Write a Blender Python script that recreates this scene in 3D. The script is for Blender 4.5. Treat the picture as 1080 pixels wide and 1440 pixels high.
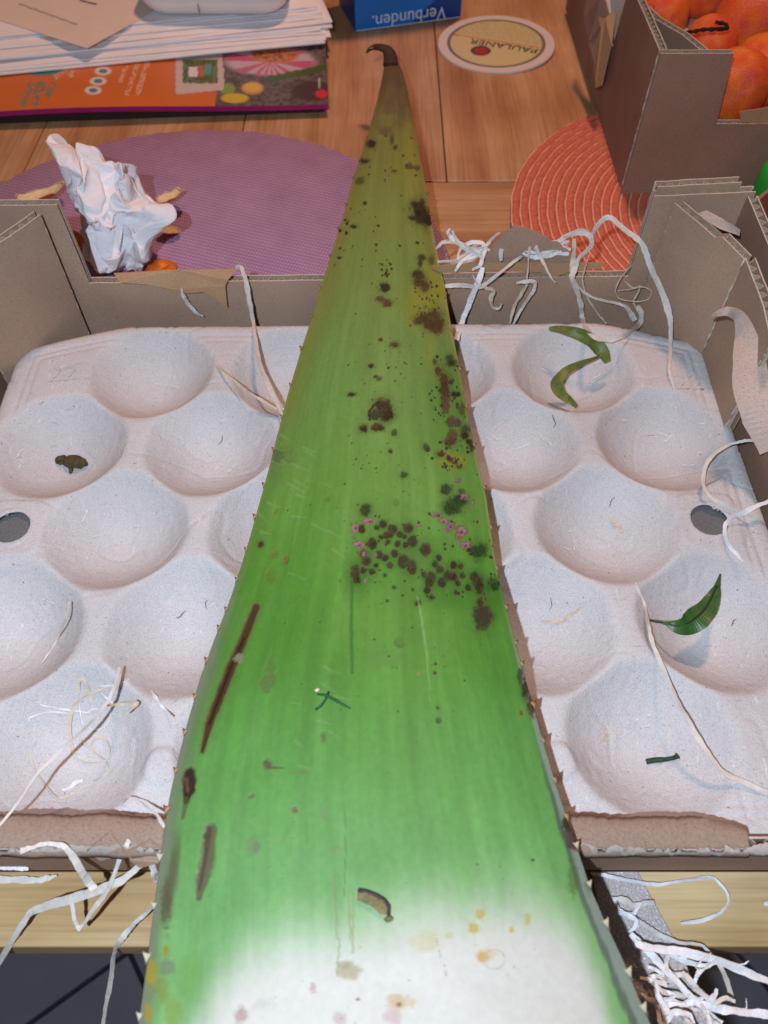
import bpy, bmesh, math, random
import numpy as np
from mathutils import Vector, Matrix, noise

# ------------------------------------------------------------------ camera, light, exposure
for o in list(bpy.data.objects): bpy.data.objects.remove(o)
scene = bpy.context.scene
COL = scene.collection
F = 1081.0                      # focal length in photo pixels (1080 x 1440)
PITCH = math.radians(55.15)
CAMZ = 0.33                     # lens height above the table top (table top is z = 0)
cam = bpy.data.cameras.new('camera')
cam.sensor_fit = 'VERTICAL'; cam.sensor_height = 36.0; cam.sensor_width = 27.0
cam.lens = 36.0 * F / 1440.0
cam.clip_start = 0.01; cam.clip_end = 50
cam.dof.use_dof = True; cam.dof.focus_distance = 0.36; cam.dof.aperture_fstop = 13.0
camo = bpy.data.objects.new('camera', cam); COL.objects.link(camo)
camo.location = (0, 0, CAMZ); camo.rotation_euler = (math.pi / 2 - PITCH, 0, 0)
scene.camera = camo
w = bpy.data.worlds.new('World'); scene.world = w; w.use_nodes = True
bg = w.node_tree.nodes['Background']
bg.inputs[0].default_value = (1.0, 0.74, 0.55, 1); bg.inputs[1].default_value = 0.065
def lamp(name, kind, loc, energy, color, size, target=None):
    l = bpy.data.lights.new(name, kind); l.energy = energy; l.color = color
    if kind == 'AREA':
        l.shape = 'DISK'; l.size = size
    else:
        l.shadow_soft_size = size
    o = bpy.data.objects.new(name, l); COL.objects.link(o); o.location = loc
    if target is not None:
        o.rotation_euler = (Vector(target) - Vector(loc)).to_track_quat('-Z', 'Y').to_euler()
    return o
lamp('phone_flash', 'POINT', (-0.050, -0.046, CAMZ + 0.074), 7.3, (0.83, 0.99, 1.15), 0.004)
lamp('ceiling_lamp', 'AREA', (0.16, 0.95, 1.35), 10.0, (1.0, 0.55, 0.36), 0.14, (0, 0.4, 0))
vs = scene.view_settings
vs.view_transform = 'Standard'; vs.look = 'None'; vs.gamma = 1; vs.exposure = 0.0; vs.use_curve_mapping = False

# ------------------------------------------------------------------ helpers
random.seed(7); rng = np.random.default_rng(7)
SP, CP = math.sin(PITCH), math.cos(PITCH)
FW = np.array([0, CP, -SP]); UP = np.array([0, SP, CP]); RT = np.array([1.0, 0, 0])
EYE = np.array([0, 0, CAMZ])
def ray(x, y): return FW + (x - 540) / F * RT - (y - 720) / F * UP
def P(x, y, z):                      # photo pixel -> point on the level plane z
    d = ray(x, y); return Vector(EYE + d * ((z - CAMZ) / d[2]))
def PY(x, y, Y):                     # photo pixel -> point on the upright plane y = Y
    d = ray(x, y); return Vector(EYE + d * (Y / d[1]))
def depth(p): return float((np.array(p) - EYE) @ FW)
def proj(V):
    D = V - EYE; d = D @ FW
    return 540 + F * (D @ RT) / d, 720 - F * (D @ UP) / d
def lin(c):
    c = np.asarray(c, float) / 255.0
    return np.where(c <= 0.04045, c / 12.92, ((c + 0.055) / 1.055) ** 2.4)
def L4(c): return tuple(lin(c)) + (1.0,)
def sst(a, b, x):
    t = np.clip((x - a) / (b - a), 0, 1); return t * t * (3 - 2 * t)
_G = rng.random((256, 256))
def vnoise(x, y):                    # smooth value noise on arrays, 0..1
    xi = np.floor(x).astype(int); yi = np.floor(y).astype(int)
    fx = x - xi; fy = y - yi; fx = fx * fx * (3 - 2 * fx); fy = fy * fy * (3 - 2 * fy)
    a = _G[xi % 256, yi % 256]; b = _G[(xi + 1) % 256, yi % 256]
    c = _G[xi % 256, (yi + 1) % 256]; d = _G[(xi + 1) % 256, (yi + 1) % 256]
    return (a * (1 - fx) + b * fx) * (1 - fy) + (c * (1 - fx) + d * fx) * fy
def fbm(x, y, n=4):
    s = 0; a = 0.5; t = 0
    for i in range(n):
        s = s + a * vnoise(x + 17.3 * i, y + 9.1 * i); t += a; a *= 0.5; x = x * 2; y = y * 2
    return s / t
OFF = {}
def tag(o, label, cat, group=None):
    o['label'] = label; o['category'] = cat
    if group: o['group'] = group
    return o
def thing(name, label, cat, loc, group=None):
    o = bpy.data.objects.new(name, None); COL.objects.link(o); o.location = loc
    o.empty_display_size = 0.01
    OFF[o.name] = Vector(loc); return tag(o, label, cat, group)
def link(name, me, mat, parent=None, smooth=False):
    o = bpy.data.objects.new(name, me); COL.objects.link(o)
    for m in (mat if isinstance(mat, (list, tuple)) else [mat]): me.materials.append(m)
    if smooth: me.polygons.foreach_set('use_smooth', [True] * len(me.polygons))
    if parent is not None:
        o.parent = parent; OFF[o.name] = OFF[parent.name]
    else: OFF[o.name] = Vector((0, 0, 0))
    return o
def mobj(name, verts, faces, mat, parent=None, smooth=False, cols=None, mi=None):
    """world-space verts -> one mesh object (origin at its parent's base, or at its own lowest centre)"""
    V = np.array([tuple(v) for v in verts], float) if not isinstance(verts, np.ndarray) else verts
    if parent is not None: off = np.array(OFF[parent.name])
    else: off = np.array([V[:, 0].mean(), V[:, 1].mean(), V[:, 2].min()])
    me = bpy.data.meshes.new(name)
    if isinstance(faces, np.ndarray):
        n = len(faces)
        me.vertices.add(len(V)); me.vertices.foreach_set('co', (V - off).astype(np.float32).ravel())
        me.loops.add(n * 4); me.loops.foreach_set('vertex_index', faces.astype(np.int32).ravel())
        me.polygons.add(n); me.polygons.foreach_set('loop_start', np.arange(0, n * 4, 4, dtype=np.int32))
        me.update(calc_edges=True)
    else:
        me.from_pydata([tuple(v) for v in (V - off)], [], [tuple(f) for f in faces])
    if cols is not None:
        ca = me.color_attributes.new('Col', 'FLOAT_COLOR', 'POINT')
        c4 = np.ones((len(V), 4), np.float32); c4[:, :3] = cols
        ca.data.foreach_set('color', c4.ravel())
    if mi is not None: me.polygons.foreach_set('material_index', mi)
    bm = None
    o = link(name, me, mat, parent, smooth)
    if parent is None:
        o.location = off; OFF[o.name] = Vector(off)
    return o
def grid_faces(nr, nc, base=0, wrap=False):
    r = np.arange(nr - 1)[:, None]; c = np.arange(nc if wrap else nc - 1)[None, :]
    c2 = (c + 1) % nc
    f = np.stack([r * nc + c, r * nc + c2, (r + 1) * nc + c2, (r + 1) * nc + c], -1).reshape(-1, 4)
    return f + base
def box(x0, x1, y0, y1, z0, z1):
    v = [(x0, y0, z0), (x1, y0, z0), (x1, y1, z0), (x0, y1, z0), (x0, y0, z1), (x1, y0, z1), (x1, y1, z1), (x0, y1, z1)]
    f = [(0, 3, 2, 1), (4, 5, 6, 7), (0, 1, 5, 4), (1, 2, 6, 5), (2, 3, 7, 6), (3, 0, 4, 7)]
    return v, f
def bevel(o, wd, seg=2):
    m = o.modifiers.new('bevel', 'BEVEL'); m.width = wd; m.segments = seg; m.limit_method = 'ANGLE'; return o
def solid(o, t, off=-1):
    m = o.modifiers.new('solid', 'SOLIDIFY'); m.thickness = t; m.offset = off; return o
def catmull(pts, n=6):
    p = [pts[0] * 2 - pts[1]] + list(pts) + [pts[-1] * 2 - pts[-2]]
    out = []
    for i in range(1, len(p) - 2):
        for k in range(n):
            t = k / n
            out.append(0.5 * ((2 * p[i]) + (p[i + 1] - p[i - 1]) * t + (2 * p[i - 1] - 5 * p[i] + 4 * p[i + 1] - p[i + 2]) * t * t
                              + (3 * p[i] - p[i - 1] - 3 * p[i + 1] + p[i + 2]) * t ** 3))
    out.append(p[-2]); return out
def tube(name, pts, rad, mat, parent=None, seg=8, smooth=True, flat=1.0, cols=None):
    V = []; n = len(pts)
    for i, p in enumerate(pts):
        t = (pts[min(i + 1, n - 1)] - pts[max(i - 1, 0)]).normalized()
        s = t.cross(Vector((0, 0, 1)))
        if s.length < 1e-4: s = Vector((1, 0, 0))
        s.normalize(); u = s.cross(t)
        r = rad[i] if isinstance(rad, (list, tuple, np.ndarray)) else rad
        for k in range(seg):
            a = 2 * math.pi * k / seg
            V.append(p + s * (r * math.cos(a)) + u * (r * flat * math.sin(a)))
    f = [tuple(q) for q in grid_faces(n, seg, 0, True)]
    f.append(tuple(range(seg - 1, -1, -1))); f.append(tuple(range((n - 1) * seg, n * seg)))
    return mobj(name, V, f, mat, parent, smooth, cols)
def pt(q):
    x, y, z = q[:3]
    return PY(x, y, z) if z >= 0.3 else P(x, y, z)

# ------------------------------------------------------------------ materials
def new_mat(name):
    m = bpy.data.materials.new(name); m.use_nodes = True
    nt = m.node_tree; return m, nt, nt.nodes['Principled BSDF']
def nd(nt, t, **kw):
    n = nt.nodes.new(t)
    for k, v in kw.items(): setattr(n, k, v)
    return n
def coords(nt, scale=(1, 1, 1), rot=(0, 0, 0), kind='Object'):
    tc = nd(nt, 'ShaderNodeTexCoord'); mp = nd(nt, 'ShaderNodeMapping')
    mp.inputs['Scale'].default_value = scale; mp.inputs['Rotation'].default_value = rot
    nt.links.new(tc.outputs[kind], mp.inputs[0]); return mp.outputs[0]
def tex_noise(nt, co, scale, detail=4, rough=0.55):
    n = nd(nt, 'ShaderNodeTexNoise'); n.inputs['Scale'].default_value = scale
    n.inputs['Detail'].default_value = detail; n.inputs['Roughness'].default_value = rough
    nt.links.new(co, n.inputs['Vector']); return n.outputs['Fac']
def ramp(nt, fac, stops):
    r = nd(nt, 'ShaderNodeValToRGB'); e = r.color_ramp.elements
    while len(e) < len(stops): e.new(0.5)
    for k, (p, c) in enumerate(stops):
        e[k].position = p; e[k].color = tuple(c) + (1,) if len(c) == 3 else c
    nt.links.new(fac, r.inputs[0]); return r.outputs[0]
def mix(nt, fac, a, b, mode='MIX'):
    m = nd(nt, 'ShaderNodeMix', data_type='RGBA', blend_type=mode)
    for sock, v in ((m.inputs[0], fac), (m.inputs[6], a), (m.inputs[7], b)):
        if hasattr(v, 'links'): nt.links.new(v, sock)
        else: sock.default_value = v if not isinstance(v, tuple) or len(v) == 4 else v + (1,)
    return m.outputs[2]
def bump(nt, bs, h, strength, dist=0.001):
    b = nd(nt, 'ShaderNodeBump'); b.inputs['Strength'].default_value = strength; b.inputs['Distance'].default_value = dist
    nt.links.new(h, b.inputs['Height']); nt.links.new(b.outputs[0], bs.inputs['Normal'])
def math_n(nt, op, a, b=0.0):
    m = nd(nt, 'ShaderNodeMath', operation=op)
    for s, v in ((m.inputs[0], a), (m.inputs[1], b)):
        if hasattr(v, 'links'): nt.links.new(v, s)
        else: s.default_value = v
    return m.outputs[0]
def simple(name, col, rough=0.6, spec=0.3, nscale=200, nvar=0.12, bstr=0.0, sss=0.0, sheen=0.0):
    m, nt, bs = new_mat(name); co = coords(nt)
    n = tex_noise(nt, co, nscale)
    c = np.array(lin(col))
    nt.links.new(ramp(nt, n, [(0.3, tuple(c * (1 - nvar))), (0.7, tuple(np.minimum(c * (1 + nvar), 1)))]), bs.inputs['Base Color'])
    bs.inputs['Roughness'].default_value = rough; bs.inputs['Specular IOR Level'].default_value = spec
    if bstr: bump(nt, bs, n, bstr)
    if sss:
        bs.inputs['Subsurface Weight'].default_value = sss; bs.inputs['Subsurface Radius'].default_value = (0.004, 0.003, 0.002)
        bs.inputs['Subsurface Scale'].default_value = 1.0
    return m
def vcol_mat(name, rough=0.5, spec=0.3, nscale=400, bstr=0.1, grain=0.06, bdist=0.0005):
    m, nt, bs = new_mat(name); co = coords(nt)
    a = nd(nt, 'ShaderNodeAttribute', attribute_name='Col')
    n = tex_noise(nt, co, nscale, 3)
    g = ramp(nt, n, [(0.25, (1 - grain,) * 3), (0.75, (1 + grain,) * 3)])
    nt.links.new(mix(nt, 1.0, a.outputs['Color'], g, 'MULTIPLY'), bs.inputs['Base Color'])
    bs.inputs['Roughness'].default_value = rough; bs.inputs['Specular IOR Level'].default_value = spec
    if bstr: bump(nt, bs, n, bstr, bdist)
    return m
def card_mat(name, col, var=0.14):
    m, nt, bs = new_mat(name)
    co = coords(nt); big = tex_noise(nt, co, 18, 3); fine = tex_noise(nt, coords(nt, (1, 1, 3.5)), 900, 2)
    spk = tex_noise(nt, co, 1500, 1)
    c = np.array(lin(col))
    base = ramp(nt, big, [(0.3, tuple(c * (1 - var))), (0.7, tuple(c * (1 + var)))])
    g = ramp(nt, fine, [(0.3, (0.86,) * 3), (0.7, (1.12,) * 3)])
    s = ramp(nt, spk, [(0.27, (0.55, 0.5, 0.45)), (0.33, (1, 1, 1))])
    x = mix(nt, 1.0, base, g, 'MULTIPLY')
    nt.links.new(mix(nt, 1.0, x, s, 'MULTIPLY'), bs.inputs['Base Color'])
    bs.inputs['Roughness'].default_value = 0.85; bs.inputs['Specular IOR Level'].default_value = 0.2
    bump(nt, bs, fine, 0.25, 0.0004); return m
def wood_mat(name, rot, seed, tones=((202, 162, 126), (190, 143, 104), (160, 108, 76))):
    m, nt, bs = new_mat(name)
    tc = nd(nt, 'ShaderNodeTexCoord'); mp = nd(nt, 'ShaderNodeMapping')
    mp.inputs['Rotation'].default_value = (0, 0, rot); mp.inputs['Location'].default_value = (seed * 1.7, seed * 3.1, seed)
    nt.links.new(tc.outputs['Object'], mp.inputs[0]); co0 = mp.outputs[0]
    mp2 = nd(nt, 'ShaderNodeMapping'); mp2.inputs['Scale'].default_value = (1.0, 0.09, 1.0); nt.links.new(co0, mp2.inputs[0])
    warp = tex_noise(nt, mp2.outputs[0], 9, 2)
    wv = nd(nt, 'ShaderNodeTexNoise'); wv.inputs['Scale'].default_value = 55; wv.inputs['Detail'].default_value = 3
    wv.inputs['Distortion'].default_value = 0.6; nt.links.new(mp2.outputs[0], wv.inputs['Vector'])
    sn = math_n(nt, 'SINE', math_n(nt, 'MULTIPLY', warp, 42.0)); sn = math_n(nt, 'ADD', math_n(nt, 'MULTIPLY', sn, 0.22), 0.5)
    ring = mix(nt, 0.45, sn, wv.outputs['Fac'])
    c = ramp(nt, ring, [(0.25, tuple(lin(tones[0]))), (0.5, tuple(lin(tones[1]))), (0.78, tuple(lin(tones[2])))])
    mp3 = nd(nt, 'ShaderNodeMapping'); mp3.inputs['Scale'].default_value = (1.0, 0.03, 1.0); nt.links.new(co0, mp3.inputs[0])
    fine = tex_noise(nt, mp3.outputs[0], 520, 2)
    fg = ramp(nt, fine, [(0.25, (0.80, 0.76, 0.72)), (0.6, (1.06, 1.06, 1.06))])
    blot = tex_noise(nt, co0, 14, 3); bgc = ramp(nt, blot, [(0.35, (0.84, 0.78, 0.74)), (0.65, (1.06, 1.05, 1.04))])
    vo = nd(nt, 'ShaderNodeTexVoronoi'); vo.inputs['Scale'].default_value = 7.5; vo.inputs['Randomness'].default_value = 1.0
    mp4 = nd(nt, 'ShaderNodeMapping'); mp4.inputs['Scale'].default_value = (1.0, 0.55, 0.0); nt.links.new(co0, mp4.inputs[0])
    nt.links.new(mp4.outputs[0], vo.inputs['Vector'])
    kn = ramp(nt, vo.outputs['Distance'], [(0.03, tuple(lin((96, 52, 28)))), (0.075, (0.75, 0.66, 0.6)), (0.17, (1, 1, 1))])
    x = mix(nt, 1.0, mix(nt, 1.0, mix(nt, 1.0, c, fg, 'MULTIPLY'), bgc, 'MULTIPLY'), kn, 'MULTIPLY')
    nt.links.new(x, bs.inputs['Base Color'])
    bs.inputs['Roughness'].default_value = 0.42; bs.inputs['Specular IOR Level'].default_value = 0.35
    bump(nt, bs, fine, 0.12, 0.0004); return m
def pulp_mat():
    m, nt, bs = new_mat('grey_pulp'); co = coords(nt)
    fine = tex_noise(nt, co, 1500, 3, 0.7); mid = tex_noise(nt, co, 240, 3); big = tex_noise(nt, co, 25, 2)
    c = np.array(lin((203, 200, 203)))
    base = ramp(nt, big, [(0.3, tuple(c * 0.93)), (0.7, tuple(c * 1.05))])
    g = ramp(nt, fine, [(0.3, (0.78, 0.77, 0.77)), (0.5, (1, 1, 1)), (0.75, (1.11, 1.11, 1.11))])
    sp = tex_noise(nt, co, 700, 1, 0.3)
    s = ramp(nt, sp, [(0.20, (0.45, 0.40, 0.38)), (0.235, (1, 1, 1))])
    fib = tex_noise(nt, coords(nt, (1, 0.12, 1), (0, 0, 0.6)), 800, 1)
    fb = ramp(nt, fib, [(0.7, (1, 1, 1)), (0.78, (1.22, 1.22, 1.22))])
    fib2 = tex_noise(nt, coords(nt, (0.1, 1, 1), (0, 0, 0.3)), 900, 1)
    fb2 = ramp(nt, fib2, [(0.73, (1, 1, 1)), (0.8, (0.72, 0.68, 0.66))])
    x = mix(nt, 1.0, mix(nt, 1.0, mix(nt, 1.0, mix(nt, 1.0, base, g, 'MULTIPLY'), s, 'MULTIPLY'), fb, 'MULTIPLY'), fb2, 'MULTIPLY')
    nt.links.new(x, bs.inputs['Base Color'])
    bs.inputs['Roughness'].default_value = 0.95; bs.inputs['Specular IOR Level'].default_value = 0.1
    h = math_n(nt, 'ADD', fine, math_n(nt, 'MULTIPLY', mid, 1.5)); bump(nt, bs, h, 0.6, 0.0007); return m
def weave_mat():
    m, nt, bs = new_mat('purple_weave'); co = coords(nt)
    def wave(scale, rot):
        wv = nd(nt, 'ShaderNodeTexWave'); wv.wave_type = 'BANDS'; wv.inputs['Scale'].default_value = scale
        wv.inputs['Distortion'].default_value = 0.6; wv.inputs['Detail'].default_value = 1
        nt.links.new(coords(nt, (1, 1, 1), (0, 0, rot)), wv.inputs['Vector']); return wv.outputs['Fac']
    a = wave(150, 0.35); b = wave(95, 0.35 + math.pi / 2)
    h = math_n(nt, 'MULTIPLY', a, b)
    n = tex_noise(nt, co, 40, 3)
    c = ramp(nt, h, [(0.0, tuple(lin((158, 120, 160)))), (0.35, tuple(lin((184, 146, 184)))), (0.9, tuple(lin((198, 162, 198))))])
    g = ramp(nt, n, [(0.3, (0.9,) * 3), (0.7, (1.08,) * 3)])
    nt.links.new(mix(nt, 1.0, c, g, 'MULTIPLY'), bs.inputs['Base Color'])
    bs.inputs['Roughness'].default_value = 0.6; bump(nt, bs, h, 0.6, 0.0008); return m
def fruit_mat(name, seed):
    m, nt, bs = new_mat(name); co = coords(nt)
    n = tex_noise(nt, co, 1.1 + seed * 0.1, 2); fine = tex_noise(nt, co, 26, 2); sc = tex_noise(nt, co, 7, 5, 0.7)
    c = ramp(nt, n, [(0.34, tuple(lin((226, 78, 54)))), (0.5, tuple(lin((240, 104, 44)))), (0.68, tuple(lin((246, 132, 48))))])
    g = ramp(nt, fine, [(0.3, (0.9, 0.86, 0.8)), (0.7, (1.04, 1.04, 1.04))])
    s = ramp(nt, sc, [(0.70, (0, 0, 0)), (0.80, (0.6,) * 3)])
    x = mix(nt, s, mix(nt, 1.0, c, g, 'MULTIPLY'), L4((214, 158, 96)))
    nt.links.new(x, bs.inputs['Base Color']); bs.inputs['Roughness'].default_value = 0.38; bs.inputs['Specular IOR Level'].default_value = 0.4
    bump(nt, bs, fine, 0.3, 0.02); return m
def film_mat():
    m, nt, bs = new_mat('frosted_film'); co = coords(nt)
    n = tex_noise(nt, co, 1100, 2, 0.7)
    nt.links.new(ramp(nt, n, [(0.4, tuple(lin((168, 156, 156)))), (0.62, tuple(lin((196, 188, 188)))), (0.72, tuple(lin((246, 246, 250))))]), bs.inputs['Base Color'])
    bs.inputs['Roughness'].default_value = 0.35; bs.inputs['Specular IOR Level'].default_value = 0.6; bump(nt, bs, n, 0.5, 0.0006); return m
M = dict(
    flap=card_mat('soft_brown_flap', (150, 127, 114), 0.08), linerp=card_mat('pinkish_liner', (188, 166, 156)),
    card=card_mat('grey_kraft_card', (171, 141, 122)), cardb=card_mat('brown_kraft_card', (152, 119, 102)),
    kraft=card_mat('tan_torn_liner', (176, 140, 108)), flute=card_mat('fluting_paper', (172, 152, 136)),
    edge=card_mat('worn_card_edge', (200, 186, 178)), torn=card_mat('torn_white_fibre', (172, 162, 156), 0.3),
    cardf=card_mat('dim_card_floor', (104, 104, 106)),
    pulp=pulp_mat(), weave=weave_mat(), film=film_mat(),
    leaf=vcol_mat('aloe_skin', 0.5, 0.22, 420, 0.10, 0.05), spine=vcol_mat('spine_horn', 0.5, 0.3, 800, 0.0),
    tip=simple('dry_tip', (74, 52, 44), 0.7, 0.2, 500, 0.35, 0.5),
    paper=simple('white_paper', (240, 236, 242), 0.8, 0.2, 60, 0.03), paper2=simple('cream_paper', (224, 208, 202), 0.8, 0.2, 40, 0.04),
    ink=simple('pencil_ink', (112, 96, 100), 0.8, 0.1), print=vcol_mat('printed_gloss', 0.3, 0.4, 900, 0.0, 0.04),
    magenta=simple('magenta_paper', (150, 24, 104), 0.4, 0.4), dark=simple('dark_cover', (46, 34, 32), 0.6),
    plast=simple('white_plastic', (234, 230, 230), 0.35, 0.5, 30, 0.02), seam=simple('seam_grey', (120, 112, 110), 0.6),
    blue=simple('blue_print', (22, 116, 206), 0.35, 0.4, 30, 0.06), navy=simple('navy_print', (16, 66, 146), 0.4, 0.4, 30, 0.06),
    bluewhite=simple('white_print', (208, 222, 238), 0.4, 0.3), rope=simple('orange_braid', (204, 110, 88), 0.7, 0.2, 420, 0.22, 0.4),
    strand=simple('paper_strand', (212, 203, 197), 0.65, 0.3, 300, 0.08, 0.2), strand2=simple('tan_strand', (206, 190, 170), 0.65, 0.3, 300, 0.12, 0.2),
    strandw=simple('bright_strand', (228, 226, 230), 0.5, 0.4, 300, 0.05, 0.2), fibre=simple('hair_fibre', (222, 214, 208), 0.7, 0.2),
    dfibre=simple('dark_fibre', (108, 92, 84), 0.7, 0.2),
    green=simple('green_leaf', (52, 92, 40), 0.4, 0.4, 260, 0.25, 0.2), olive=simple('drying_leaf', (96, 108, 44), 0.45, 0.4, 160, 0.35, 0.3),
    dkgreen=simple('dark_stalk', (44, 58, 42), 0.5, 0.3, 400, 0.3, 0.3), teal=simple('teal_fibre', (38, 84, 58), 0.5, 0.3),
    dryb=simple('dry_brown', (78, 66, 40), 0.6, 0.3, 420, 0.45, 0.6), flake=simple('dry_flake', (110, 102, 62), 0.6, 0.3, 420, 0.4, 0.6),
    flaked=simple('dark_flake_rim', (66, 48, 62), 0.6, 0.3), twig=simple('black_twig', (40, 32, 24), 0.7, 0.2, 300, 0.3, 0.5),
    tissue=simple('tissue', (236, 233, 240), 0.9, 0.1, 500, 0.03, 0.2), peelo=simple('peel_outside', (222, 112, 34), 0.45, 0.4, 300, 0.16, 0.3),
    peeli=simple('peel_inside', (228, 200, 160), 0.8, 0.2, 220, 0.16, 0.4), gplast=simple('green_plastic', (34, 168, 58), 0.3, 0.5, 20, 0.05),
    tile=simple('slate_tile', (150, 150, 166), 0.5, 0.3, 12, 0.10), grout=simple('dark_grout', (70, 70, 78), 0.9, 0.1),
    tabledge=wood_mat('table_edge', 1.57, 9), txt=simple('dark_print', (74, 58, 62), 0.5), )
WY = [wood_mat('pine_along_%d' % i, 0, i + 1) for i in range(3)]
WX = [wood_mat('pine_across_%d' % i, math.pi / 2, i + 5) for i in range(2)]
PINE_LIT = wood_mat('flash_lit_pine', math.pi / 2, 12, ((214, 190, 150), (202, 174, 130), (178, 144, 98)))  # pine lightened for the front plank to make up for weak flash there
FR = [fruit_mat('orange_red_rind_%d' % i, i) for i in range(3)]

# ------------------------------------------------------------------ floor and table
fl = mobj('floor', *box(-2.5, 2.5, -1.5, 2.5, -0.80, -0.748), M['grout']); fl['kind'] = 'structure'
a = 0.62
v, f = box(-0.147, 0.147, -0.147, 0.147, 0, 0.008)
tme = bpy.data.meshes.new('floor_tile'); tme.from_pydata(v, [], f); tme.materials.append(M['tile'])
for i in range(-3, 4):
    for j in range(-3, 4):
        o = bpy.data.objects.new('floor_tile', tme); COL.objects.link(o); o.parent = fl
        p = Vector((i * 0.3 * math.cos(a) - j * 0.3 * math.sin(a) - 0.10, i * 0.3 * math.sin(a) + j * 0.3 * math.cos(a) + 0.06, -0.748))
        o.location = p - OFF[fl.name]; o.rotation_euler = (0, 0, a)
table = thing('wooden_table', 'varnished pine table of wide planks under everything', 'table', (0, 0.7, -0.74))
SEAM = P(660, 255, 0).y; EDGE = P(540, 1333, 0).y
xs = [-0.753, -0.593, -0.433, -0.273, -0.113, 0.047, 0.207, 0.367, 0.527, 0.687]
for i in range(len(xs) - 1):
    o = mobj('plank', *box(xs[i] + 0.0004, xs[i + 1] - 0.0004, SEAM + 0.0008, 1.5, -0.026, 0), WY[i % 3], table); bevel(o, 0.0008)
ys = [EDGE, EDGE + 0.128, EDGE + 0.256, EDGE + 0.384, SEAM]
for i in range(4):
    o = mobj('plank', *box(-0.753, 0.687, ys[i] + 0.0003, ys[i + 1] - 0.0003, -0.026, -0.0003), WX[i % 2] if i else PINE_LIT, table); bevel(o, 0.0012)
mobj('apron', *box(-0.70, 0.64, EDGE + 0.05, EDGE + 0.07, -0.10, -0.026), M['tabledge'], table)
for x in (-0.68, 0.60):
    for y in (EDGE + 0.06, 1.40): mobj('leg', *box(x, x + 0.06, y, y + 0.06, -0.74, -0.0262), M['tabledge'], table)

# ------------------------------------------------------------------ place mats
mc = Vector((-0.137, 0.417, 0)); R = 0.182
th = np.linspace(0, 2 * math.pi, 160, endpoint=False)
V = []
for r, z in ((R, 0.0002), (R + 0.0005, 0.0012), (R - 0.0008, 0.0022), (R * 0.5, 0.0023), (0.0005, 0.0023)):
    rr = r * (1 + 0.004 * np.sin(th * 60) * (r > 0.1))
    V += [(mc.x + a_ * math.cos(t), mc.y + a_ * math.sin(t), z) for a_, t in zip(rr, th)]
o = mobj('place_mat', V, [tuple(q) for q in grid_faces(5, 160, 0, True)], M['weave'], None, True)
tag(o, 'round purple woven place mat partly under the crate', 'place mat')
rt = thing('place_mat', 'round orange place mat of coiled braided rope', 'place mat', (0.262, 0.475, 0))
pitch_r = 0.0064; turns = 26; n = turns * 220; V = []; seg = 7
for i in range(n):
    t = i / 220 * 2 * math.pi; r = 0.006 + pitch_r * i / 220
    plait = 1 + 0.07 * math.sin(r * t / 0.0021) if r > 0.03 else 1
    c = Vector((0.262 + r * math.cos(t), 0.475 + r * math.sin(t), 0.0028)); rad = Vector((math.cos(t), math.sin(t), 0))
    for k in range(seg):
        a = 2 * math.pi * k / seg
        V.append(c + rad * (0.0033 * plait * math.cos(a)) + Vector((0, 0, 0.0028 * plait * math.sin(a))))
mobj('coiled_rope', np.array([tuple(v) for v in V]), grid_faces(n, seg, 0, True), M['rope'], rt, True)
V = []
for i in range(0, n, 6):
    t = i / 220 * 2 * math.pi; r = 0.006 + pitch_r * (i / 220 + 0.5)
    for dr, z in ((-0.0006, 0.0040), (0, 0.0046), (0.0006, 0.0040)): V.append((0.262 + (r + dr) * math.cos(t), 0.475 + (r + dr) * math.sin(t), z))
M['thread'] = simple('pale_thread', (232, 172, 150), 0.8, 0.1)
mobj('stitching', np.array(V), grid_faces(len(V) // 3, 3), M['thread'], rt)

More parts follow.
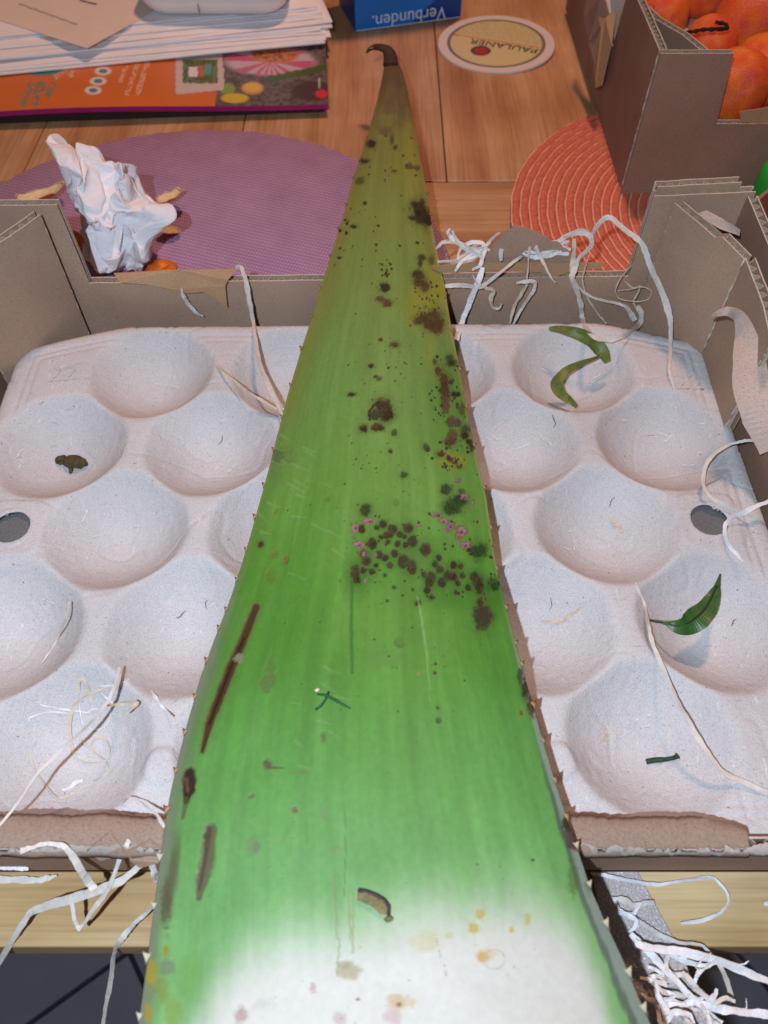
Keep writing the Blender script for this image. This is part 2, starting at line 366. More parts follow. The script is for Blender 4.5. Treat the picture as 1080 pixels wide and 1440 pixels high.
# ------------------------------------------------------------------ cardboard crates
def panel(parent, p0, p1, prof, zbot=0.001, th=0.0054, mat='card', inner='card', name='wall_panel', flutes=True, rim=True):
    """corrugated board standing from p0 to p1; prof = [(distance along, top height)]; left side of p0->p1 is 'inner'"""
    p0 = Vector((p0[0], p0[1], 0)); p1 = Vector((p1[0], p1[1], 0)); d = p1 - p0; Ln = d.length; d.normalize(); nrm = Vector((-d.y, d.x, 0))
    prof = [(max(0, min(Ln, s)), z) for s, z in prof]
    if prof[0][0] > 0: prof = [(0, prof[0][1])] + prof
    if prof[-1][0] < Ln: prof.append((Ln, prof[-1][1]))
    ss = sorted(set([s for s, z in prof] + list(np.linspace(0, Ln, int(Ln / 0.006) + 2))))
    zt = np.interp(ss, [s for s, z in prof], [z for s, z in prof])
    zt = zt + 0.0006 * (fbm(np.array(ss) * 240, np.array(ss) * 0 + p0.x * 50) - 0.5)
    def liner(o0, o1, m, nm, par, dz=0.0):
        V = []; Fc = []
        for s, z in zip(ss, zt):
            for o_ in (o0, o1):
                for zz in (zbot, z + dz): q = p0 + d * s + nrm * o_; V.append((q.x, q.y, zz))
        for i in range(len(ss) - 1):
            b = 4 * i
            for k in ((0, 1, 5, 4), (2, 6, 7, 3), (1, 3, 7, 5), (0, 4, 6, 2)): Fc.append(tuple(b + q for q in k))
        Fc.append((0, 2, 3, 1)); b = 4 * (len(ss) - 1); Fc.append((b, b + 1, b + 3, b + 2))
        return mobj(nm, V, Fc, [m, M['edge']], par, False, None, [1 if (i % 4) == 2 and i < 4 * (len(ss) - 1) else 0 for i in range(len(Fc))])
    root = liner(-th / 2, -th / 2 + 0.0007, M[mat], name, parent)
    liner(th / 2 - 0.0007, th / 2, M[inner], 'inner_liner', root)
    if rim:
        for s_e, s_n in ((0, 1), (Ln, -1)):
            zt_ = float(np.interp(s_e, [q for q, _ in prof], [q for _, q in prof])); b_ = p0 + d * (s_e + s_n * 0.0002)
            pe = [Vector((b_.x, b_.y, 0)) + nrm * ((th / 2 - .0004) * sg) + Vector((0, 0, z_)) + Vector((random.uniform(-1, 1), random.uniform(-1, 1), 0)) * .0001 for sg in (1,) for z_ in np.linspace(zbot, zt_, 24)]
            tube('worn_edge', pe, [0.00045 + 0.0001 * random.random() for _ in pe], M['edge'], root, 5)
    if flutes:
        n = int(Ln / 0.0062 * 8) + 2; s = np.linspace(0, Ln, n); am = th / 2 - 0.0006
        z = np.interp(s, [q for q, _ in prof], [q for _, q in prof]) - 0.0007 - 0.0008 * rng.random(n)
        V = []
        for i in range(n):
            q = p0 + d * s[i] + nrm * (am * math.sin(2 * math.pi * s[i] / 0.0062 + 0.5 * math.sin(s[i] * 90)))
            V += [(q.x, q.y, zbot), (q.x, q.y, z[i])]
        o = mobj('fluting', V, [(2 * i, 2 * i + 2, 2 * i + 3, 2 * i + 1) for i in range(n - 1)], M['flute'], root)
        solid(o, 0.0005, 0)
    return root
def patch(name, outline, mat, parent, th=0.0007, curl=None):
    """thin torn piece: outline of world points, triangulated fan-free ngon with thickness"""
    n = len(outline); o = mobj(name, outline, [tuple(range(n))], mat, parent)
    solid(o, th, 0); return o
def jag(pts, amp, n=5):
    out = []
    for i in range(len(pts) - 1):
        for k in range(n):
            t = k / n; q = pts[i].lerp(pts[i + 1], t)
            out.append(q + Vector((random.uniform(-amp, amp), 0, random.uniform(-amp, amp))))
    out.append(pts[-1]); return out

YL, YR = 0.357, 0.363                                     # far wall plane, left and right end
crate = thing('cardboard_crate', 'open grey brown cardboard fruit crate with cut down walls under the aloe leaf', 'crate', (-0.011, 0.21, 0.0025))
XL, XR = -0.213, 0.190; NO, NI = 0.0565, 0.0665
o = mobj('base_panel', *box(XL, XR, NO, YR - 0.002, 0.0026, 0.0050), M['cardf'], crate)
fx = lambda px, py: PY(px, py, 0.358).x
p0, p1 = (XL - 0.001, YL), (XR + 0.001, YR)
S = lambda x: x - p0[0]
panel(crate, p0, p1, [(0, 0.096), (S(fx(88, 300)), 0.096), (S(fx(124, 385)), 0.0468), (S(fx(892, 372)), 0.0480), (S(fx(919, 285)), 0.098), (0.404, 0.100)])
# doubled layer at the far right corner, just behind
panel(crate, (fx(920, 280) + 0.002, YR + 0.0036), (XR - 0.006, YR + 0.0046), [(0, 0.1005), (1, 0.1025)], mat='card')
panel(crate, (XR, YR - 0.003), (XR, NO), [(0, 0.098), (0.062, 0.096), (0.082, 0.049), (0.215, 0.046), (0.24, 0.070), (0.305, 0.070)], mat='cardb')
panel(crate, (XL, NO), (XL, YL - 0.003), [(0, 0.070), (0.06, 0.070), (0.085, 0.046), (0.215, 0.047), (0.238, 0.094), (0.3, 0.096)], mat='cardb')
A = P(955, 288, 0.095); B = P(1055, 356, 0.095)
ru = panel(crate, (B.x, B.y), (A.x, A.y + 0.002), [(0, 0.0925), (0.016, 0.0955), (0.020, 0.093), (0.036, 0.0945), (0.06, 0.0955)])
panel(crate, (XR - 0.012, 0.262), (B.x + 0.001, B.y), [(0, 0.088), (0.02, 0.092), (0.06, 0.0925)])
A2 = Vector((-0.1777, 0.3445, 0))
panel(crate, (A2.x, A2.y + 0.006), (XL + 0.003, 0.303), [(0, 0.0945), (0.02, 0.0935), (0.06, 0.094)])
# torn curl along the top of the right corner gusset
q = [P(982, 300, 0.096), P(994, 296, 0.097), P(1017, 308, 0.098), P(1041, 323, 0.098), P(1040, 332, 0.095), P(1012, 322, 0.0945), P(990, 309, 0.0945)]
patch('torn_flap', q, M['linerp'], crate, 0.001)
q = [Vector((XR, YR + 0.001, 0.084)), Vector((XR + 0.02, YR + 0.024, 0.082)), Vector((XR + 0.062, YR + 0.068, 0.074)), Vector((XR + 0.066, YR + 0.070, 0.012)), Vector((XR + 0.02, YR + 0.024, 0.010)), Vector((XR, YR + 0.001, 0.012))]
patch('torn_flap', q, M['cardb'], crate, 0.002)
# near wall: folded down and torn
NW = 0.0440
panel(crate, (XR, NO + 0.0022), (XL, NO + 0.0022), [(0, 0.0405), (0.0, 0.0405), (0.02, 0.0405), (0.034, 0.0425), (1, 0.0425)], mat='card', th=0.0044)
n = 420; V = []; xs_ = np.linspace(XL + 0.004, P(1043, 1150, 0.044).x, n)
inn = 0.0024 * (fbm(xs_ * 60, xs_ * 0 + 3) - 0.5) + 0.0010 * (fbm(xs_ * 700, xs_ * 0 + 8) - 0.5)
out = 0.0016 * (fbm(xs_ * 90, xs_ * 0 + 13) - 0.5)
for i, x in enumerate(xs_):
    tear = 0.0055 * max(0, (i - (n - 22)) / 22)
    dz = 0.0008 * (vnoise(np.array(x * 45.0), np.array(2.2)) - 0.5)
    for y, z in ((NO - 0.0012 + out[i], 0.0410), (NO - 0.0006 + out[i], 0.0432), (NO + 0.002, NW + dz), (0.5 * (NO + NI), NW + 0.0005 + dz), (NI - 0.0012 + inn[i], NW + 0.0002 + dz), (NI + 0.0006 + inn[i] - tear, NW - 0.0018)):
        V.append((x, min(y, NI + 0.0006 + inn[i] - tear), z))
o = mobj('folded_flap', np.array(V), grid_faces(n, 6), M['flap'], crate, True); solid(o, 0.0012, -1)
V = []; xs_ = np.linspace(XL + 0.004, XR - 0.003, 700); t1 = fbm(xs_ * 130, xs_ * 0 + 5); t2 = fbm(xs_ * 420, xs_ * 0 + 15); t3 = fbm(xs_ * 55, xs_ * 0 + 25)
for i, x in enumerate(xs_):
    wd = -0.0006 + 0.0090 * max(0, t1[i] * 0.5 + t3[i] * 0.9 - 0.55) + 0.0034 * (t2[i] - 0.5)
    z0 = NW + 0.0010 if x < 0.165 else 0.0422
    V += [(x, NO - 0.0024 + 0.001 * t2[i], z0 - 0.0024 - 0.0012 * t1[i]), (x, NO - 0.0018 + 0.0008 * t2[i], z0 - 0.0010), (x, NO + wd * 0.5, z0 + 0.0006 * t2[i]), (x, NO + wd, z0 + 0.0002)]
o = mobj('torn_edge', np.array(V), grid_faces(700, 4), M['torn'], crate); solid(o, 0.0004, 1)
for (x0, x1, yb, k) in ((122, 176, 1202, 0), (178, 232, 1212, 1)):
    q = [P(x0, 1196, NW + 0.001), P((x0 + x1) / 2 + 6, 1168 + 12 * k, NW + 0.0022), P(x1, 1196, NW + 0.001), P(x1 - 4, yb, NW - 0.003), P((x0 + x1) / 2 - 8, yb + 8, NW - 0.006), P(x0 + 6, yb - 2, NW - 0.003)]
    patch('torn_flap', q, M['card'], crate)
# far wall torn liner pieces
yf = YL - 0.0015
q = [PY(x, y, yf) for x, y in ((160, 384), (250, 379), (334, 378), (322, 387), (318, 396), (321, 426), (300, 409), (288, 404), (262, 406), (240, 400), (205, 393), (172, 391))]
for i, p in enumerate(q): p.y -= 0.004 if i > 2 else 0
patch('torn_flap', q, M['kraft'], crate)
q = [PY(x, y, YR + 0.001) for x, y in ((670, 376), (684, 358), (694, 344), (712, 326), (726, 316), (745, 322), (768, 334), (786, 342), (800, 352), (812, 374))]
patch('torn_flap', jag(q, 0.0006, 4), M['card'], crate)
q = [PY(x, y, YR - 0.0028) for x, y in ((608, 374), (668, 370), (742, 368), (850, 370), (846, 376), (800, 382), (780, 390), (760, 382), (700, 379), (640, 383), (606, 382))]
patch('torn_flap', jag(q, 0.0004, 3), M['kraft'], crate)

# ------------------------------------------------------------------ pulp fruit tray
TC = np.array([-0.0106, 0.2018]); YAW = math.radians(0.72); PITX = 0.077; PITY = 0.0514; ZT = 0.030
CUPS = [((c) * PITX, (2 - r) * PITY) for r in range(5) for c in ((-1.5, -0.5, 0.5, 1.5) if r % 2 == 0 else (-2, -1, 0, 1, 2))]
HOLES = [(-0.1638, 0.0), (0.1638, 0.0)]; RH = 0.0086; HX = 0.191; YMIN = -0.1412
def ymax(X): return 0.1387 - 0.018 * np.clip((np.abs(X) - 0.132) / 0.058, 0, 1) ** 1.2
def tray_h(X, Y):
    s = 0.0011; acc = np.ones_like(X)
    for cx, cy in CUPS:
        wob = 1 + 0.02 * np.sin(3 * np.arctan2(Y - cy, X - cx) + cx * 90 + cy * 50)
        r2 = ((X - cx) ** 2 + ((Y - cy) * 1.0) ** 2) / (0.0338 * wob) ** 2
        f = 0.0220 * (1 - np.clip(r2, 0, 3) ** 0.96)
        acc = acc + np.exp(np.clip(f / s, -30, 60))
    D = s * np.log(acc); lip = np.exp(-(D / 0.0012) ** 2)
    z = ZT - D
    dist = np.minimum(ymax(X) - Y, np.minimum(HX - np.abs(X), Y - YMIN))
    for o_, a_ in ((0.0085, 0.0009), (0.0125, 0.0007)):
        z = z - lip * a_ * np.exp(-((dist - o_) / 0.0011) ** 2)
    z = z - 0.0012 * np.exp(-(dist / 0.002) ** 2)
    for hx, hy in HOLES:
        q = (np.abs(X - hx) ** 4 + np.abs(Y - hy) ** 4) ** 0.25
        z = z + lip * 0.0009 * sst(0.0165, 0.0150, q)
        r = np.hypot(X - hx, Y - hy); z = z + 0.0006 * np.exp(-((r - 0.0098) / 0.0009) ** 2)
    for bx in (-1, 0, 1):
        q = np.hypot(X - bx * PITX, Y + 0.1115); z = z + 0.0016 * sst(0.0085, 0.0055, q)
    z = z + 0.0007 * (fbm(X * 45 + 40, Y * 45 + 40, 3) - 0.5) + 0.00022 * (fbm(X * 420 + 90, Y * 420 + 90, 2) - 0.5)
    cr = np.abs(fbm(X * 38 + 7, Y * 38 + 71, 2) - 0.5)               # pressed wrinkles
    return z - 0.0006 * np.exp(-(cr / 0.012) ** 2)
_gx, _gy = np.meshgrid(-0.2 + 0.001 * np.arange(402), -0.15 + 0.001 * np.arange(302)); TG = tray_h(_gx, _gy).tolist()
def tray_z(x, y):
    dx, dy = x - TC[0], y - TC[1]; c, s_ = math.cos(YAW), math.sin(YAW)
    i = (dx * c + dy * s_ + 0.2) / 0.001; j = (-dx * s_ + dy * c + 0.15) / 0.001
    i0 = min(max(int(i), 0), 399); j0 = min(max(int(j), 0), 299); fi = i - i0; fj = j - j0
    return TG[j0][i0] * (1 - fi) * (1 - fj) + TG[j0][i0 + 1] * fi * (1 - fj) + TG[j0 + 1][i0] * (1 - fi) * fj + TG[j0 + 1][i0 + 1] * fi * fj
def T(x, y, off=0.0008):              # photo pixel -> point resting on the tray surface
    d = ray(x, y); t0 = (0.05 - CAMZ) / d[2]; st = 0.0006
    p = EYE + d * t0
    for i in range(120):
        if p[2] < tray_z(p[0], p[1]) + off: break
        p = p + d * st
    return Vector(p)
tray = thing('fruit_tray', 'pale grey moulded pulp tray with rows of round empty cups inside the crate', 'fruit tray', (TC[0], TC[1], 0.006))
nx, ny = 400, 290
X = np.repeat(np.linspace(-HX, HX, nx)[None, :], ny, 0); tt = np.linspace(0, 1, ny)[:, None]
Y = YMIN + tt * (ymax(X) - YMIN)
for hx, hy in HOLES:
    r = np.hypot(X - hx, Y - hy); m = (r < RH) & (r > RH - 0.0014)
    X = np.where(m, hx + (X - hx) / np.maximum(r, 1e-6) * RH, X); Y = np.where(m, hy + (Y - hy) / np.maximum(r, 1e-6) * RH, Y)
Z = tray_h(X, Y); c, s_ = math.cos(YAW), math.sin(YAW)
V = np.stack([TC[0] + X * c - Y * s_, TC[1] + X * s_ + Y * c, Z], -1).reshape(-1, 3)
fa = grid_faces(ny, nx); keep = np.ones(len(fa), bool)
for hx, hy in HOLES: keep &= (np.hypot(X - hx, Y - hy).reshape(-1)[fa] > RH - 0.00001).all(1)
o = mobj('pulp_shell', V, fa[keep], M['pulp'], tray, True); solid(o, 0.0014, -1)
for hx, hy in HOLES:
    p = Vector((TC[0] + hx * c - hy * s_, TC[1] + hx * s_ + hy * c, 0.0282)); mobj('hole_floor', [(p.x + 0.0098 * math.cos(t), p.y + 0.0098 * math.sin(t), p.z) for t in np.linspace(0, 2 * math.pi, 32, endpoint=False)], [tuple(range(32))], M['cardf'], tray)
def text_mesh(body, size, ext=0.0):
    cu = bpy.data.curves.new('lettering', 'FONT'); cu.body = body; cu.size = size; cu.extrude = ext; cu.align_x = 'CENTER'; cu.align_y = 'CENTER'
    o = bpy.data.objects.new('lettering', cu); COL.objects.link(o)
    dg = bpy.context.evaluated_depsgraph_get(); me = bpy.data.meshes.new_from_object(o.evaluated_get(dg))
    bpy.data.objects.remove(o); return me
def put_text(body, size, ext, mat, parent, mw):
    o = link('lettering', text_mesh(body, size, ext), mat, parent); o.matrix_local = Matrix.Translation(-OFF[parent.name]) @ mw; return o
for (x, y, rz) in ((88, 527, 0.15), (968, 538, 0.0)):
    p = P(x, y, ZT - 0.0002)
    put_text('22', 0.016, 0.0006, M['pulp'], tray, Matrix.Translation(p) @ Matrix.Rotation(rz, 4, 'Z'))

# ------------------------------------------------------------------ aloe leaf
LM = [(1440, 195), (1400, 200), (1350, 207), (1300, 213), (1250, 220), (1200, 226), (1150, 233), (1100, 243), (1050, 255), (1000, 268), (950, 283), (900, 301), (850, 321), (800, 338), (750, 353), (700, 367), (650, 380), (600, 393), (550, 406), (500, 421), (450, 437), (400, 453), (350, 468), (300, 483), (250, 497), (200, 514), (150, 528), (120, 535), (100, 539), (84, 541)]
RM = [(1440, 915), (1400, 897), (1350, 876), (1300, 853), (1250, 831), (1200, 814), (1150, 797), (1100, 781), (1050, 766), (1000, 752), (950, 738), (900, 724), (850, 711), (800, 699), (750, 691), (700, 684), (650, 672), (600, 661), (550, 652), (500, 643), (450, 633), (400, 625), (350, 614), (300, 605), (250, 597), (200, 587), (150, 578), (120, 572), (100, 566), (84, 559)]
ly = np.array([a for a, _ in LM][::-1], float); lx = np.array([b for _, b in LM][::-1], float); rx = np.array([b for _, b in RM][::-1], float)
aloe = thing('aloe_leaf', 'long green aloe leaf with brown spots and white cut base laid across the crate', 'aloe leaf', (0.0, 0.06, 0.045))
NR, NC = 1000, 300
yy = np.linspace(1440, 84, NR)
def margins(y):
    xl = np.interp(y, ly, lx) + 1.2 * (fbm(y / 40, y * 0 + 3) - 0.5); xr = np.interp(y, ly, rx) + 1.2 * (fbm(y / 35, y * 0 + 9) - 0.5); return xl, xr
xl, xr = margins(yy)
wpx = xr - xl
zm = np.full(NR, 0.055)
for it in range(3):
    Lw = np.array([P(a, b, z) for a, b, z in zip(xl, yy, zm)]); Rw = np.array([P(a, b, z) for a, b, z in zip(xr, yy, zm)])
    W = Rw[:, 0] - Lw[:, 0]; zm = 0.0455 + 0.078 * W + 0.004 * sst(0.36, 0.62, Lw[:, 1])
# base extension below the frame
dyw = np.linspace(0.0, 0.075, 40)[1:][::-1]
dl = (Lw[0] - Lw[60]) / (Lw[60, 1] - Lw[0, 1]); dr = (Rw[0] - Rw[60]) / (Rw[60, 1] - Rw[0, 1])
Lx = np.array([Lw[0] + dl * q for q in dyw]); Rx = np.array([Rw[0] + dr * q for q in dyw])
LW = np.vstack([Lx, Lw]); RW = np.vstack([Rx, Rw]); WW = RW[:, 0] - LW[:, 0]
u = np.linspace(-1, 1, NC); NT = len(LW)
us = np.sign(u) * (1 - (1 - np.abs(u)) ** 1.15)
mid = (LW + RW) / 2; half = (RW - LW) / 2
T3 = mid[:, None, :] + half[:, None, :] * us[None, :, None]
bul = 0.074 * WW
vv = np.linspace(0, 1, NT)[:, None]
prof = (1 - np.abs(us) ** 2.7)[None, :] * bul[:, None]
prof = prof + 0.0012 * WW[:, None] / 0.13 * (fbm(us[None, :] * 3 + 5 + vv * 0, vv * 14, 2) - 0.5) * (1 - us[None, :] ** 8)
T3[:, :, 2] += prof
PXx, PYy = proj(T3.reshape(-1, 3)); PXx = PXx.reshape(NT, NC); PYy = PYy.reshape(NT, NC)
U = (us[None, :] + 1) / 2 + vv * 0
# colour of the skin
ky = [60, 130, 200, 300, 400, 500, 600, 720, 820, 950, 1050, 1150, 1240, 1330, 1600]
kc = np.array([(104, 94, 68), (112, 106, 66), (120, 126, 66), (122, 138, 68), (118, 144, 74), (112, 148, 76), (108, 151, 71), (101, 153, 64), (93, 152, 57), (93, 154, 62), (102, 165, 79), (114, 176, 95), (124, 184, 108), (134, 192, 118), (142, 196, 124)], float)
C = np.stack([np.interp(PYy, ky, kc[:, k]) for k in range(3)], -1)
st = fbm(U * 26 + 3, vv * 3.0 + U * 0 + 4, 4) - 0.5; st2 = fbm(U * 9 + 31, vv * 2.0 + U * 0 + 7, 2) - 0.5
C = C * (1 + 0.11 * st[..., None] + 0.11 * st2[..., None] * np.array([1.2, 0.7, 1.0]))
mo = fbm(U * 7 + 60, vv * 16 + U * 0, 4) - 0.5; mo2 = fbm(U * 90, vv * 150 + U * 0, 3) - 0.5; C = C * (1 + 0.11 * mo[..., None] + 0.06 * mo2[..., None])
fb_ = fbm(U * 130 + 11, vv * 9 + U * 0, 2) - 0.5; C = C * (1 + 0.05 * fb_[..., None])
bloom = sst(.5, .8, fbm(U * 30 + 5, vv * 9 + U * 0, 4)) * sst(500, 800, PYy); C = C + bloom[..., None] * np.array((9, 8, 9.0))
Dm = np.zeros_like(U)
ol = sst(0.55, 1.0, np.abs(us))[None, :] * sst(900, 300, PYy); C = C * (1 - ol[..., None] * 0.10) + ol[..., None] * np.array([16, 4, 4])
def lay(mask, col):
    global C
    C = C * (1 - mask[..., None]) + np.array(col, float) * mask[..., None]
# white cut base
yb = np.interp(PXx, [180, 250, 300, 340, 400, 470, 540, 600, 680, 740, 785, 815, 845, 880], [1600, 1520, 1430, 1372, 1345, 1336, 1328, 1310, 1298, 1298, 1312, 1350, 1420, 1540])
wz = PYy - yb + 26 * (fbm(PXx / 60, PYy / 90, 3) - 0.5) + 20 * (fbm(PXx / 11, PYy / 260, 3) - 0.5)
lay(sst(-112, 42, wz + 6) ** 1.25, (232, 232, 222)); lay(0.5 * sst(0, 60, wz), (240, 238, 230))
dL = PXx - np.interp(PYy, ly, lx); dR = np.interp(PYy, ly, rx) - PXx
nzl = fbm(PXx / 9, PYy / 40, 3)
bl = sst(30, 4, dL + 14 * (nzl - 0.5)) * sst(800, 940, PYy); lay(0.75 * bl, (128, 138, 112))
lay(0.55 * sst(13, 2, dL + 8 * (nzl - 0.5)) * sst(700, 900, PYy), (150, 146, 132))
lay(0.7 * sst(11, 2, np.abs(dL - 20 + 10 * (nzl - .5))) * sst(1150, 1220, PYy) * sst(1310, 1260, PYy), (104, 92, 76))
wR = np.interp(PYy, [880, 1000, 1200, 1440], [4, 7, 12, 21])
lay(0.85 * sst(1.25, 0.75, dR / wR + 0.35 * (nzl - 0.5)) * sst(820, 960, PYy), (158, 168, 164))
lay(0.55 * sst(0.45, 0.1, np.abs(dR / wR - 1.15 + 0.4 * (nzl - 0.5))) * sst(1010, 1130, PYy), (86, 82, 92))
lay(0.5 * sst(5.5, 1.0, dR) * sst(1000, 760, PYy) * sst(230, 330, PYy), (190, 166, 118)); lay(0.5 * sst(4, 1, dL) * sst(850, 700, PYy) * sst(230, 330, PYy), (168, 140, 92))
lay(0.35 * sst(24, 8, dL) * sst(640, 560, PYy) * sst(380, 450, PYy), (140, 138, 62))
# tip turns brown
br = fbm(PXx / 14, PYy / 18, 3); lay(np.clip(sst(190, 75, PYy + 70 * (br - 0.5)), 0, 0.85), (96, 78, 56))
rowY = PYy.mean(1)
def spot(x, y, rx_, ry_, col, al=0.9, soft=0.35, rag=0.5, ang=0.0, ring=None):
    global C
    ex = max(rx_, ry_) * 1.9 + 3
    rows = np.where(np.abs(rowY - y) < ex + 14)[0]
    if len(rows) == 0: return
    r0, r1 = rows[0], rows[-1] + 1
    px, py = PXx[r0:r1], PYy[r0:r1]; dx, dy = px - x, py - y
    if ang: dx, dy = dx * math.cos(ang) + dy * math.sin(ang), -dx * math.sin(ang) + dy * math.cos(ang)
    sc = max(2.0, min(rx_, ry_) * 0.7)
    d = np.hypot(dx / rx_, dy / ry_) + rag * (fbm(px / sc + x, py / sc + y, 3) - 0.5) * 1.7 + rag * .5 * (vnoise(px / 1.3 + x, py / 1.3 + y) - 0.5)
    m = al * sst(1 + soft, 1 - soft, d)
    c_ = C[r0:r1]
    if sum(col) < 330: Dm[r0:r1] = np.maximum(Dm[r0:r1], m * (1.0 if max(rx_, ry_) < 15 else .3))
    if ring is not None:
        mr = 0.65 * sst(1.7, 1.15, d); c_ = c_ * (1 - mr[..., None]) + np.array(ring, float) * mr[..., None]
    C[r0:r1] = c_ * (1 - m[..., None]) + np.array(col, float) * m[..., None]
DB = (46, 36, 28); BR = (74, 52, 36); DG = (38, 62, 34); MR = (84, 40, 34); PK = (176, 128, 150); OL = (98, 118, 50)
Rn = random.Random(3)
